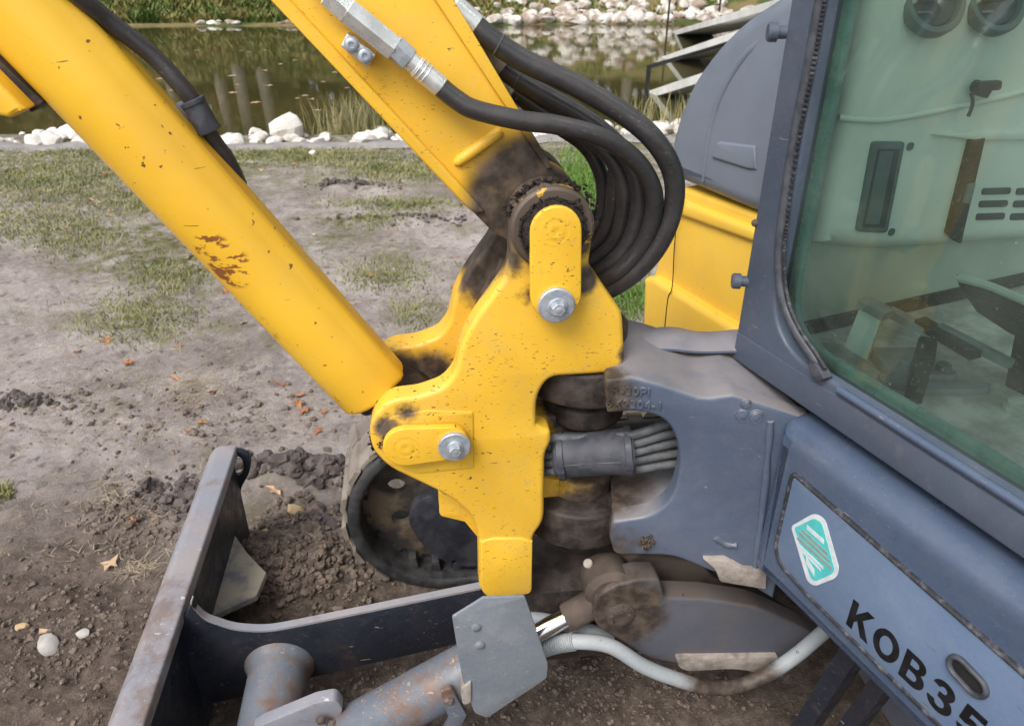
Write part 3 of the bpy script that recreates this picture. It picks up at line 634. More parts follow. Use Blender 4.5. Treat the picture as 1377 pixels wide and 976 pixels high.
mb.build('seal_ribs', M['seal'], seal)['kind'] = 'stuff'
mb = MB(); mb.plate(HF, front(HF, [(1092, 486), (1102, 487), (1114, 508, 2), (1108, 512, 2), (1096, 504)], XC - .004), XC - .012, XC + .004, .002, 2, axis='x'); mb.build('seal_end', M['trim'], cab)
for p in ((1054, 44), (1003, 379)):
    c_ = HF.pt_x(p[0], p[1], XC); m_ = MB(); dirn = (-HF.ex + HF.ey * .55).normalized(); m_.lathe(c_ + HF.ex * .004, dirn, [(0, .0085), (.012, .0085), (.012, .0125), (.022, .0125), (.0245, .0105)], 22); m_.build('rubber_bumper', M['cabgrey'], cab)
mb = MB(); c_ = HF.pt_x(1016, 300, XC); mb.lathe(c_, -HF.ex, [(0, .006), (.004, .005), (.006, .002)], 9); mb.build('mud_speck', M['brown'], cab)
# ---- inside the cab: right-hand console, lower wall, floor, pedals
YK = bl[0] - .075
def hs(pts): return [(max(a_, XC + .058), b_) for a_, b_ in (HF.at_y(p[0], p[1], YK) for p in fillet(pts))]
mb = MB(); mb.plate(HF, hs([(1083, 300, 30), (1100, 130), (1112, -60), (1130, -150), (1750, -150), (1750, 300), (1377, 326), (1180, 341, 40), (1085, 330, 30)]), YK, YK + .05, .03, 6)
cons = mb.build('side_console', M['console'], cab)
mb = MB(); mb.tube([HF.pt_y(1128, 158, YK + .008), HF.pt_y(1155, 161, YK - .001), HF.pt_y(1200, 160, YK - .002), HF.pt_y(1290, 143, YK - .002), HF.pt_y(1400, 118, YK - .002)], .0045, 10); mb.build('moulded_ridge', M['console'], cons)
mb = MB(); mb.plate(HF, hs([(1252, 180), (1305, 176), (1420, 174), (1420, 187), (1310, 188)]), YK - .008, YK + .004, .003, 2); mb.build('moulded_ridge', M['console'], cons)
# pocket
mb = MB(); mb.plate(HF, hs([(1171, 190, 5), (1215, 190, 5), (1191, 313, 6), (1149, 311, 6)]), YK - .004, YK + .01, .002, 2); pk = mb.build('recessed_vent', M['vent_mid'], cons)
mb = MB(); mb.plate(HF, hs([(1177, 199, 2), (1208, 199, 2), (1187, 306, 2), (1156, 305, 2)]), YK - .0045, YK + .004, .001, 1); mb.build('vent_hollow', M['vent'], pk)
mb = MB(); mb.plate(HF, hs([(1180, 203, 1), (1198, 203, 1), (1179, 301, 1), (1160, 300, 1)]), YK - .0055, YK + .004, .001, 1); mb.build('vent_flap', M['vent_mid'], pk)
mb = MB(); mb.plate(HF, hs([(1300, 188, 2), (1318, 184, 2), (1286, 326, 2), (1269, 312, 2)]), YK - .010, YK + .004, .002, 2); mb.build('slot_panel', M['dustblack'], cons)
mb = MB(); mb.plate(HF, hs([(1293, 245, 2), (1303, 243, 2), (1296, 272, 2), (1286, 270, 2)]), YK - .013, YK - .006, .001, 1); mb.build('switch', M['vent_mid'], cons)
for r_ in range(3):
    for c_ in range(2):
        cx, cy = 1339 - r_ * 4 + c_ * 46, 257 + r_ * 17; mb = MB()
        mb.plate(HF, hs([(cx - 18, cy - 4, 3), (cx + 20, cy - 5, 3), (cx + 18, cy + 4, 3), (cx - 20, cy + 5, 3)]), YK - .0025, YK + .004, .001, 1); mb.build('grille_slot', M['vent'], cons)
for p in ((1224, 197), (1199, 312)):
    c_ = HF.pt_y(*p, YK - .001); mb = MB(); mb.lathe(c_ + HF.ey * .003, -HF.ey, [(0, .006), (.0045, .006), (.005, .004), (.0035, .003)], 16); mb.build('screw', M['vent_mid'], cons)
# key in its switch
c_ = HF.pt_y(1310, 116, YK); mb = MB(); mb.lathe(c_ + HF.ey * .002, -HF.ey, [(0, .009), (.006, .009), (.007, .006)], 18); ks = mb.build('key_switch', M['vent'], cons)
mb = MB(); mb.plate(HF, hs([(1300, 108, 2), (1332, 106, 3), (1330, 119, 4), (1318, 120), (1312, 130), (1299, 126, 2)]), YK - .02, YK - .012, .002, 2); mb.tube([HF.pt_y(1306, 126, YK - .02), HF.pt_y(1308, 140, YK - .02), HF.pt_y(1302, 157, YK - .02)], .0026, 8); mb.build('key', M['vent'], ks)
# cup holders at the top
nrm = (-HF.ey * .86 + Vector((0, 0, .45)) - HF.ex * .2).normalized()
for p in ((1254, 2), (1338, 2)):
    c_ = HF.pt_y(p[0], p[1], YK - .003); mb = MB(); mb.lathe(c_ - nrm * .006, nrm, [(0, .046), (.010, .046), (.014, .043), (.014, .036), (.004, .033), (.004, .001)], 36); cu = mb.build('round_air_vent', M['vent_mid'], cons)
    mb = MB(); mb.lathe(c_ - nrm * .002, nrm, [(0, .033), (.004, .032), (.005, .001)], 30); mb.build('vent_hollow', M['vent'], cu)
    for k in range(3):
        mb = MB(); q = c_ + nrm * .006 + Vector((0, 0, (k - 1) * .016)); mb.seg_box(q - HF.ex * .03, q + HF.ex * .03, nrm, .003, .006); mb.build('vent_slat', M['vent_mid'], cu)
YW = bl[0] - .047
mb = MB(); q0 = HF.at_y(1200, 408, YW)[1]; mb.plate(HF, [(XC + .05, q0), (XC + 1.05, q0), (XC + 1.05, 1.5), (XC + .05, 1.5)], YW, YW + .004, .001, 1); mb.build('lower_wall', M['console_low'], cab)
ZF = zb + .034
mb = MB(); mb.plate(HF, [(XC + .055, YW - .001), (XC + .055, -.17), (XC + 1.06, -.17), (XC + 1.06, YW - .001)], ZF + .012, ZF, .002, 1, axis='z'); fl = mb.build('floor_mat', M['floor'], cab)
mb = MB(); mb.plate(HF, [(XC + .056, ZF + .014), (XC + 1.04, ZF + .014), (XC + 1.04, q0 + .004), (XC + .056, q0 + .004)], YW - .006, YW - .001, .001, 1); mb.build('dark_skirting', M['dustblack'], cab)
def tz(pts, z): return [HF.at_z(p[0], p[1], z) for p in fillet(pts)]
Z1 = ZF + .05
mb = MB(); pp = [HF.pt_z(1160, 408, Z1 + .045), HF.pt_z(1186, 430, Z1 + .03), HF.pt_z(1167, 484, Z1 - .03), HF.pt_z(1137, 466, Z1 - .02)]
off = (pp[1] - pp[0]).cross(pp[3] - pp[0]).normalized() * .008
mb.add([p + off for p in pp] + [p - off for p in pp], [(0, 1, 2, 3), (7, 6, 5, 4), (0, 4, 5, 1), (1, 5, 6, 2), (2, 6, 7, 3), (3, 7, 4, 0)]); ped = mb.build('foot_pedal', M['pedal'], cab)
mb = MB(); mb.seg_box(HF.pt_z(1160, 405, Z1 + .05), HF.pt_z(1195, 424, Z1 + .045), (0, 0, 1), .028, .012); mb.build('pedal_hinge', M['pedalarm'], ped)
for (a_, b_, wd, mt) in (((1195, 418), (1262, 454), .016, 'pedalarm'), ((1236, 432), (1314, 478), .022, 'dustblack'), ((1262, 440), (1360, 490), .012, 'pedalarm')):
    mb = MB(); mb.seg_box(HF.pt_z(*a_, Z1 + .04), HF.pt_z(*b_, Z1 + .03), (0, 0, 1), wd, .012); mb.build('control_linkage', M[mt], cab)
mb = MB(); mb.plate(HF, tz([(1236, 450, 4), (1262, 456, 4), (1258, 486, 4), (1232, 484, 4)], Z1 + .03), Z1 + .03, ZF + .01, .003, 2, axis='z'); mb.build('pedal_box', M['dustblack'], cab)
mb = MB(); mb.plate(HF, tz([(1170, 466, 6), (1236, 466), (1238, 484), (1262, 488), (1290, 500, 8), (1280, 505, 6), (1200, 500, 6)], ZF + .03), ZF + .03, ZF + .01, .003, 2, axis='z'); mb.build('pedal_base', M['pedalarm'], cab)
mb = MB(); mb.plate(HF, tz([(1180, 500, 6), (1335, 514, 8), (1330, 523, 8), (1245, 524, 10), (1185, 512, 6)], ZF + .022), ZF + .022, ZF + .01, .003, 2, axis='z'); mb.build('pedal_rail', M['pedalarm'], cab)
for p in ((1218, 492), (1268, 496)):
    mb = MB(); mb.lathe(HF.pt_z(*p, ZF + .03), (0, 0, 1), [(0, .010), (.008, .010), (.010, .007)], 14); mb.build('pivot_bolt', M['pedalarm'], cab)
mb = MB(); pp = [HF.pt_z(1288, 376, Z1 + .09), HF.pt_z(1335, 388, Z1 + .10), HF.pt_z(1420, 425, Z1 + .11), HF.pt_z(1420, 470, Z1 + .03), HF.pt_z(1355, 440, Z1 + .03), HF.pt_z(1312, 412, Z1 + .03)]
off = Vector((.0, .006, .006)); mb.add([p + off for p in pp] + [p - off for p in pp], [tuple(range(6)), tuple(range(11, 5, -1))] + [(i, i + 6, (i + 1) % 6 + 6, (i + 1) % 6) for i in range(6)]); fp = mb.build('foot_pedal', M['dustblack'], cab)
mb = MB(); mb.tube([HF.pt_z(1290, 374, Z1 + .095), HF.pt_z(1335, 386, Z1 + .105), HF.pt_z(1420, 423, Z1 + .115)], .006, 8); mb.build('pedal_edge', M['pedal'], fp)
mb = MB(); mb.plate(HF, [HF.at_x(a_, b_, XC + .25) for a_, b_ in ((1365, 440), (1420, 445), (1420, 560), (1358, 535), (1349, 520))], XC + .25, XC + .29, .004, 2, axis='x'); mb.build('lever_boot', M['dustblack'], cab)
mb = MB(); mb.lathe(HF.pt_z(1372, 552, ZF + .012), (0, 0, 1), [(0, .022), (.006, .022), (.006, .018), (.012, .018), (.012, .012)], 24); mb.build('floor_plug', M['floor'], cab)

# ---- front cover under the cab ---------------------------------------
XFc = .735
tl = HF.at_x(1044, 560, XFc); bot = HF.at_x(1022, 780, XFc)[1]; topz = tl[1]
yl = tl[0]
prof = []
mb = MB(); cov = fillet([(yl, bot, .02), (yl, topz, .022), (-.2, topz, .0), (-.2, bot, .0)], 6)
door_px = [(1066, 630, 12), (1420, 936), (1420, 1130), (1086, 800, 10), (1047, 756, 14), (1043, 730)]
dl = front(HF, door_px, XFc)
mb.plate(HF, cov, XFc, XFc + .16, .036, 8, axis='x')
cover = mb.build('front_cover', M['blue'], exc, 50)
mb = MB(); lp = list(dl)
if area2(lp) < 0: lp.reverse()
mb.plate(HF, lp, XFc - .006, XFc + .004, .004, 3, holes=[inset(lp, .0075)], axis='x'); mb.build('door_seal', M['seal'], cover)
mb = MB(); mb.plate(HF, inset(lp, .0070), XFc - .0035, XFc + .004, .0015, 2, axis='x'); door = mb.build('door', M['door'], cover)
XD = XFc - .0035
def decal(pts, lift, mat, name, par):
    m_ = MB(); m_.plate(HF, front(HF, pts, XD), XD - lift, XD - lift + .0006, .0002, 1, axis='x'); return m_.build(name, mat, par)
decal([(1064, 707, 5), (1096, 689, 8), (1110, 697, 8), (1129, 763, 5), (1126, 776, 6), (1096, 788, 6), (1086, 781, 6)], .0010, M['white'], 'sticker', cover)
decal([(1069, 709, 3), (1096, 696, 5), (1106, 702, 5), (1123, 765, 3), (1120, 771, 3), (1097, 781, 3), (1091, 777, 3)], .0014, M['teal'], 'sticker_field', cover)
for a_, b_, wd, mt in (((1086, 708), (1109, 728), 3.2, 'white'), ((1079, 712), (1114, 745), 2.6, 'tape'), ((1075, 715), (1117, 755), 2.6, 'tape'), ((1073, 722), (1119, 764), 2.6, 'tape'), ((1076, 733), (1108, 763), 2.0, 'white'), ((1077, 738), (1105, 766), 1.6, 'white'), ((1085, 752), (1096, 770), 4.5, 'white')):
    decal([(a_[0], a_[1] - wd), (b_[0], b_[1] - wd), (b_[0], b_[1] + wd), (a_[0], a_[1] + wd)], .0018, M[mt], 'sticker_stripe', cover)
# black letters, each cut as a heavy sans outline in a 0..1 box
def arcp(cx, cy, rx, ry, a0, a1, n=12): return [(cx + rx * math.cos(R(a0 + (a1 - a0) * k / n)), cy + ry * math.sin(R(a0 + (a1 - a0) * k / n))) for k in range(n + 1)]
LET = {
 'K': ([(0, 0), (.22, 0), (.22, .30), (.32, .42), (.56, 0), (.83, 0), (.48, .58), (.81, 1), (.54, 1), (.22, .58), (.22, 1), (0, 1)], []),
 'O': (arcp(.44, .5, .44, .52, 0, 345, 23), [arcp(.44, .5, .225, .32, 0, 345, 23)]),
 'B': ([(0, 0), (.40, 0)] + arcp(.44, .285, .32, .285, -90, 62, 9) + arcp(.40, .745, .29, .255, -35, 90, 9) + [(0, 1)], [[(.21, .16), (.38, .16)] + arcp(.40, .30, .125, .135, -80, 80, 6) + [(.21, .44)], [(.21, .60), (.37, .60)] + arcp(.38, .72, .11, .115, -80, 80, 6) + [(.21, .84)]]),
 '3': (arcp(.34, .29, .37, .31, 185, 410, 14) + [(.545, .53)] + arcp(.34, .74, .33, .28, -38, 172, 12) + arcp(.33, .735, .115, .115, 172, -60, 8) + [(.24, .62), (.24, .45), (.33, .44)] + arcp(.34, .29, .155, .14, 70, -172, 10), []),
 '5': ([(.08, 1), (.66, 1), (.66, .81), (.27, .81), (.25, .64)] + arcp(.36, .32, .36, .34, 100, -168, 16) + [(.22, .25)] + arcp(.36, .31, .15, .15, -165, 130, 12) + [(.20, .41), (.02, .43)], [])}
o0 = HF.pt_x(1138, 838, XD); lh = .0485; adv = 0.0
for ch, wdt in (('K', .89), ('O', .98), ('B', .88), ('3', .84), ('5', .84)):
    ol, hs_ = LET[ch]; y0_, z0_ = o0.dot(HF.ey) - adv * lh, o0.z
    mp = lambda q: (y0_ - q[0] * lh * .95, z0_ + q[1] * lh)
    mb = MB(); mb.plate(HF, [mp(q) for q in ol], XD - .0010, XD - .0002, .0001, 1, holes=[[mp(q) for q in h] for h in hs_], axis='x'); mb.build('letter', M['ink'], cover); adv += wdt
ha, hb = HF.at_x(1295, 893, XD), HF.at_x(1312, 923, XD)
mb = MB(); cp = capsule(HF.at_x(1291, 897, XD), HF.at_x(1313, 920, XD), .0165, 12); mb.plate(HF, cp, XD - .006, XD + .004, .004, 3, holes=[capsule(HF.at_x(1292, 898, XD), HF.at_x(1312, 919, XD), .0105, 12)], axis='x'); hd = mb.build('door_handle', M['trim'], cover)
mb = MB(); mb.plate(HF, capsule(HF.at_x(1292, 898, XD), HF.at_x(1312, 919, XD), .0112, 12), XD - .001, XD + .002, .0003, 1, axis='x'); mb.build('handle_hollow', M['black'], hd)
# deck under the cab and dark gap
mb = MB(); mb.plate(HF, [(.70, zb - .03), (-.22, zb - .03), (-.22, .60), (.70, .60)], XFc + .14, XFc + 1.5, .004, 1, axis='x')
mb.plate(HF, [(1.35, .60), (-.22, .60), (-.22, .56), (1.35, .56)], XFc + .20, XFc + 1.5, .004, 1, axis='x'); mb.build('deck', M['cabgrey'], exc)
mb = MB(); mb.plate(HF, [(.80, zb - .004), (-.20, zb - .004), (-.20, zb - .028), (.80, zb - .028)], XC + .03, XC + .3, .002, 1, axis='x'); mb.build('gap_shade_strip', M['black'], cab)  # black strip standing in for the shade in the gap under the cab
# struts below the cover
for a_, b_, wd in (((1062, 1010), (1185, 820), .030), ((1110, 1024), (1250, 834), .026)):
    mb = MB(); mb.seg_box(HF.pt_x(*a_, .80), HF.pt_x(*b_, .80), HF.ex, wd, .03); mb.build('step_strut', M['blade_dark'], exc)

# ---- hood and yellow side cover on the far side ------------------------
def hfront(fr, pts, x): return [(max(a_, bl[0] + .012), b_) for a_, b_ in front(fr, pts, x)]     # stays clear of the cab wall
XH = .95
hl = hfront(HF, [(898, 240, 8), (898, 190), (907, 155), (926, 108, 20), (956, 65, 20), (992, 28, 20), (1040, -5, 10), (1100, -40), (1180, -50), (1180, 345), (1000, 284), (960, 267)], XH)
mb = MB(); mb.plate(HF, hl, XH, XH + .55, .035, 6, axis='x'); hood = mb.build('engine_hood', M['hood'], exc, 50)
mb = MB(); mb.tube([HF.pt_x(945, 245, XH), HF.pt_x(958, 180, XH + .0085), HF.pt_x(975, 125, XH + .0085), HF.pt_x(1010, 70, XH + .0085), HF.pt_x(1070, 25, XH + .012)], [.003, .012, .012, .011, .006], 12); mb.build('hood_ridge', M['hood'], hood)
mb = MB(); mb.plate(HF, hfront(HF, [(957, 212, 6), (966, 190, 4), (1018, 196), (1018, 228), (1008, 228)], XH), XH - .005, XH + .01, .005, 3, axis='x'); mb.build('hood_pad', M['hood'], hood)
yl_ = hfront(HF, [(905, 252, 4), (1015, 292), (1080, 315), (1080, 520), (862, 470), (866, 380), (880, 330)], XH)
mb = MB(); mb.plate(HF, yl_, XH + .02, XH + .5, .012, 4, axis='x'); yc = mb.build('side_cover', M['yellow_cover'], exc, 50)
mb = MB(); mb.plate(HF, hfront(HF, [(905, 268, 4), (1015, 310), (1080, 332), (1080, 350), (1000, 325), (905, 290)], XH), XH + .008, XH + .04, .010, 3, axis='x'); mb.build('cover_rib', M['yellow_cover'], yc)
mb = MB(); mb.plate(HF, hfront(HF, [(864, 470), (867, 372, 4), (880, 372, 4), (1000, 446), (1060, 480), (1060, 520)], XH), XH - .006, XH + .05, .016, 4, axis='x'); mb.build('cover_step', M['yellow_cover'], yc)
mb = MB(); mb.tube([HF.pt_x(921, 265, XH + .004), HF.pt_x(912, 290, XH + .004), HF.pt_x(907, 330, XH + .014), HF.pt_x(904, 385, XH - .006), HF.pt_x(898, 402, XH - .0065), HF.pt_x(893, 450, XH - .0065)], .0012, 6); mb.build('panel_gap', M['black'], yc)
# ---- far track --------------------------------------------------------
YT0, YT1 = 1.466, 1.75
xc = U.at_y(603, 695, YT0)[0]; RT = .252; XL = xc + 1.5
def stadium(r, n=22, zc=.246):
    pts = []
    for k in range(n + 1): t = R(90 + 180 * k / n); pts.append((xc + r * math.cos(t), zc + r * math.sin(t) * (1.0)))
    for k in range(n + 1): t = R(270 + 180 * k / n); pts.append((XL + r * math.cos(t), zc + r * math.sin(t)))
    return pts
mb = MB(); mb.plate(U, stadium(RT), YT0, YT1, .012, 3, holes=[stadium(RT - .034)], back=.012); track = mb.build('track', M['track'], exc, 50)
mb = MB(); mb.plate(U, stadium(RT + .010), YT0 + .022, YT1 - .022, .004, 2, holes=[stadium(RT - .004)], back=.004); mb.build('tread_band', M['tread'], track)
lugm = None
arc = []
for k in range(34):
    sarc = k * .085
    half = math.pi * RT
    if sarc < half: t = R(90) + sarc / RT; arc.append((xc + math.cos(t) * RT, .246 + math.sin(t) * RT, t))
top_l = [(xc + .085 * k, .246 + RT, R(90)) for k in range(1, 7)]
for (x, z, t) in arc + top_l:
    for (ya, yb, sk) in ((YT0 + .006, YT0 + .14, .0), (YT0 + .15, YT1 - .006, .035)):
        mb = MB(); p0 = U.W(x, ya, z); nr = U.ex * math.cos(t) + Vector((0, 0, math.sin(t))); tg = U.ex * -math.sin(t) + Vector((0, 0, math.cos(t)))
        a0, a1 = U.W(x, ya, z) + nr * .004, U.W(x, yb, z) + nr * .004 + tg * sk
        vs_ = []
        for p in (a0, a1):
            vs_ += [p - tg * .024, p + tg * .024, p + tg * .017 + nr * .0125, p - tg * .017 + nr * .0125]
        mb.add(vs_, [(0, 1, 2, 3), (4, 7, 6, 5), (0, 4, 5, 1), (1, 5, 6, 2), (2, 6, 7, 3), (3, 7, 4, 0)]); mb.build('tread_lug', M['tread'], track)
for k in range(14):
    mb = MB(); x = xc - .10 + k * .06; z = .246 - (RT - .034) if x > xc else .246 - math.sqrt((RT - .034) ** 2 - (x - xc) ** 2)
    mb.plate(U, [(x - .015, z - .004), (x + .015, z - .004), (x + .009, z + .034), (x - .009, z + .034)], YT0 + .035, YT0 + .068, .003, 2); mb.build('guide_lug', M['track'], track)
wl = circle(xc, .250, .205, 44)
hl_ = [circle(xc + .135 * math.cos(R(a)), .250 + .135 * math.sin(R(a)), .024, 16) for a in (115, 160, 205, 250, 295, 20, 65, 335)]
mb = MB(); mb.plate(U, wl, YT0 + .075, YT0 + .10, .004, 2, holes=hl_); wh = mb.build('drive_wheel', M['wheel'], track)
for k in range(22):
    mb = MB(); a = 2 * math.pi * k / 22; p = U.W(xc + .205 * math.cos(a), YT0 + .088, .250 + .205 * math.sin(a)); nr = U.ex * math.cos(a) + Vector((0, 0, math.sin(a))); mb.seg_box(p - nr * .008, p + nr * .018, EY, .022, .022); mb.build('wheel_tooth', M['wheel'], wh)
mb = MB(); mb.lathe(U.W(xc, YT0 + .06, .25), EY, [(0, .06), (.01, .085), (.05, .09)], 32); mb.build('wheel_hub', M['wheel'], wh)
cp_ = side(U, [(549, 705, 14), (553, 682, 12), (572, 668, 10), (700, 660), (720, 762), (612, 763, 18), (572, 740, 18)], YT0 + .02)
mb = MB(); mb.plate(U, cp_, YT0 + .02, YT0 + .05, .003, 2, holes=[circle(*U.at_y(611, 756, YT0 + .02), .006, 12)]); mb.build('motor_cover', M['cover_black'], track)
mb = MB(); mb.box(U, xc + .10, XL - .05, YT0 + .05, YT1 - .06, .10, .40, .02); mb.build('track_frame', M['mudsteel'], track)
for k in range(3):
    mb = MB(); mb.lathe(U.W(xc + .4 + .35 * k, YT0 + .04, .11), EY, [(0, .06), (.01, .07), (.16, .07)], 24); mb.build('roller', M['wheel'], track)

# ---- undercarriage frame and blade clevis ------------------------------
mb = MB(); mb.box(U, .84, 1.55, .60, 1.50, .20, .44, .03); mb.lathe(U.W(1.22, .95, .43), (0, 0, 1), [(0, .36), (.12, .36)], 48); under = mb.build('undercarriage', M['mudsteel'], exc)
KO = [(796, 826), (802, 804, 8), (822, 789, 12), (858, 779, 10), (888, 779, 6), (894, 804, 6), (950, 806), (1018, 816, 16), (1084, 846, 10), (1110, 862), (1080, 880), (1040, 886, 10), (912, 893, 10), (873, 886, 10), (826, 857, 14), (803, 843, 8)]
YL = .94
mb = MB(); mb.plate(U, side(U, KO, YL), YL, YL + .045, .006, 4); arm = mb.build('clevis_plate', M['mudsteel'], under)
mb = MB(); mb.plate(U, side(U, [(800, 790, 14), (815, 757, 14), (850, 748, 10), (900, 751), (945, 757, 10), (958, 775), (1010, 800), (1090, 846), (1090, 900), (900, 880), (830, 850)], 1.02), 1.02, 1.06, .006, 3); mb.build('clevis_plate', M['brown'], under)
mb = MB(); mb.lathe(U.pt_y(834, 826, YL), -EY, [(-.002, .028), (.004, .027), (.008, .020), (.009, .012), (.006, .004)], 24); mb.build('clevis_pin', M['brown'], under)
crust('caked_grease', U.pt_y(834, 826, YL - .004), EY, .018, 0, 360, 50, .005, under).data.materials[0] = M['brown']
mb = MB(); ck = U.pt_y(818, 795, .99); mb.lathe(U.pt_y(822, 800, YL + .01), EY, [(0, .035), (.01, .047), (.06, .047), (.07, .04)], 32); rod_eye = mb.build('rod_eye', M['brown'], exc)
mb = MB(); mb.plate(U, side(U, [(909, 884, 4), (1045, 882), (1052, 890), (1030, 906, 6), (990, 898, 20), (925, 902, 10), (913, 897, 4)], YL - .01), YL - .012, YL + .05, .003, 2); mb.build('wear_strip', M['paleled'], under)
mb = MB(); gp = U.pt_y(795, 762, 1.0); ga = U.pt_y(786, 748, 1.0); mb.lathe(gp, (ga - gp) - EY * .012, [(0, .0075), (.012, .0075), (.013, .009), (.022, .009), (.024, .007)], 14); mb.build('plastic_cap', M['paleled'], under)
mb = MB(); mb.box(U, .12, .34, 1.00, 1.40, .24, .44, .02); mb.build('front_crossmember', M['grease_and_shade'], under)  # dark colour paints in the shadow under the machine

# ---- blade cylinder ------------------------------------------------------
YB = .94
r0, r1 = U.pt_y(650, 889, YB), U.pt_y(788, 816, YB + .03)
b0 = U.pt_y(425, 1010, YB - .02); bd = (r1 - r0).normalized()
mb = MB(); mb.lathe(b0, r0 - b0, [(0, .044), (.01, .050), ((r0 - b0).length - .012, .050), ((r0 - b0).length, .046)], 36); bc = mb.build('blade_cylinder', M['bladecyl'], exc)
mb = MB(); mb.lathe(r0, bd, [(-.05, .0178), ((r1 - r0).length - .015, .0178)], 28); mb.build('piston_rod', M['chrome'], bc)
mb = MB(); q = U.pt_y(760, 831, YB + .022); mb.lathe(q, bd, [(0, .024), (.004, .0265), (.05, .0275), (.07, .024)], 24); mb.build('rod_collar', M['brown'], bc)
mb = MB(); GY = .868; gl0 = side(U, [(608, 830, 2), (650, 804), (706, 802, 3), (737, 893, 5), (735, 912, 4), (655, 965, 4), (638, 958, 3), (622, 915)], GY); mb.plate(U, gl0, GY, GY + .005, .0012, 2); gpl = mb.build('rod_guard_plate', M['galv'], bc)
for p in ((640, 843), (645, 867)):
    mb = MB(); mb.lathe(U.pt_y(*p, GY), -EY, [(0, .0085), (.0018, .0085), (.0036, .0055), (.004, .002)], 20); mb.build('rivet', M['galv'], gpl)
mb = MB(); mb.plate(U, side(U, [(592, 930, 5), (607, 925, 5), (628, 962, 2), (612, 990), (585, 1000), (604, 968)], GY + .01), GY + .01, GY + .02, .002, 2); sb = mb.build('strap_bracket', M['bladecyl'], bc)
mb = MB(); mb.lathe(U.pt_y(603, 941, GY + .01), -EY, [(0, .010), (.004, .010), (.007, .006)], 6); mb.build('bolt', M['bladecyl'], sb)
mb = MB(); mb.plate(U, side(U, [(619, 926, 4), (634, 915, 4), (634, 945, 5), (622, 948, 5)], GY - .003), GY - .004, GY + .03, .003, 2); mb.build('mud_lump', M['paleled'], bc)
# conduits
cpts = [(700, 888, .97), (726, 873, .955), (748, 866, .945), (772, 862, .935), (820, 868, .925), (867, 896, .915), (914, 914, .91), (953, 924, .905), (992, 922, .905), (1031, 907, .905), (1070, 881, .91), (1094, 861, .92), (1130, 830, .95)]
mb = MB(); mb.tube([U.pt_y(*p) for p in cpts], .0142, 18, sub=6); cd = mb.build('hose_conduit', M['conduit'], exc)
q = spline([U.pt_y(*p) for p in cpts[1:4]], 9)
for j in range(0, len(q) - 1):
    mb = MB(); mb.lathe(q[j], q[j + 1] - q[j], [(0, .0142), (.0012, .0172), (.0026, .0172), (.0036, .0142)], 20); mb.build('spiral_wrap', M['conduit'], cd)
cp2 = [(690, 832, 1.0), (720, 832, .99), (755, 838, .985), (790, 846, .98), (820, 856, .985)]
mb = MB(); mb.tube([U.pt_y(*p) for p in cp2], .0135, 16); cd2 = mb.build('hose_conduit', M['conduit'], exc)

# ---- dozer blade -----------------------------------------------------------
ZB = .36; xr = U.at_z(250, 820, ZB)[0]
xr0 = U.at_z(313, 602, ZB)[0]; YBE = U.at_z(297, 600, ZB)[1]
bx1 = (xr + xr0) / 2
sec = fillet([(bx1, ZB - .03, .003), (bx1, ZB, .006), (bx1 - .052, ZB, .012), (bx1 - .078, ZB - .03, .02), (bx1 - .088, .24, .05), (bx1 - .072, .12, .05), (bx1 - .095, .0), (bx1 - .07, -.01), (bx1 - .04, .10, .03), (bx1 - .03, .22, .03), (bx1 - .022, ZB - .03)], 5)
mb = MB(); mb.plate(U, sec, -.08, YBE, .002, 1); blade = mb.build('dozer_blade', M['blade'], exc, 30)
lg = side(U, [(300, 607), (322, 606, 8), (336, 612, 10), (337, 634, 10), (322, 660, 10), (328, 716, 5), (321, 724, 4), (300, 705)], YBE - .012)
mb = MB(); mb.plate(U, lg, YBE - .012, YBE + .004, .004, 2, holes=[[U.at_y(*p, YBE - .012) for p in circle(318, 627, 9, 18, 13)]]); mb.build('lifting_lug', M['blade_dark'], blade)
mb = MB(); mb.plate(U, [(bx1 - .028, ZB - .03), (bx1 - .012, ZB - .03), (bx1 - .012, .02), (bx1 - .03, .02)], -.075, YBE - .014, .003, 2); mb.build('rear_plate', M['blade_dark'], blade)
mb = MB(); gz = .17; gg = [U.at_z(*p, gz) for p in ((296, 690), (304, 702), (318, 722), (332, 742), (358, 769), (345, 800), (280, 830), (262, 812))]; mb.plate(U, gg, gz, gz - .016, .003, 2, axis='z'); mb.build('gusset_plate', M['tan'], blade)
YA = 1.12
ao = [(244, 838), (256, 812, 3), (263, 822, 6), (276, 835, 10), (314, 848, 14), (358, 851, 20), (410, 841), (645, 793), (860, 748), (860, 818), (619, 865), (410, 913), (332, 936, 10), (274, 948, 14), (268, 985), (225, 1060), (190, 1060)]
mb = MB(); mb.plate(U, side(U, ao, YA), YA, YA + .019, .0025, 2); armb = mb.build('blade_arm', M['blade_dark'], blade)
# paler strip along the top edge of the arm
ed = [U.pt_y(p[0], p[1], YA + .0095) for p in [(a_, b_ - 6.5) for a_, b_ in fillet(ao[1:9])]]
mb = MB()
for p in ed: mb.v += [p + EY * .0085 + Vector((0, 0, .0008)), p - EY * .0085 + Vector((0, 0, .0008)), p - EY * .0085 - Vector((0, 0, .0045)), p + EY * .0085 - Vector((0, 0, .0045))]
for i in range(len(ed) - 1):
    for j in range(4): k = (j + 1) % 4; mb.f.append((i * 4 + j, i * 4 + k, i * 4 + 4 + k, i * 4 + 4 + j))
mb.f += [(0, 1, 2, 3), tuple(len(mb.v) - 4 + j for j in range(4))]
mb.build('arm_top_edge', M['blade'], blade)
ct = U.at_y(376, 896, YA); mb = MB()
mb.lathe(U.W(ct[0], YA, ct[1]), -EY, [(0, .072), (.012, .066), (.02, .0605), (.95, .0605)], 40); mb.build('cross_tube', M['bladecyl'], blade)
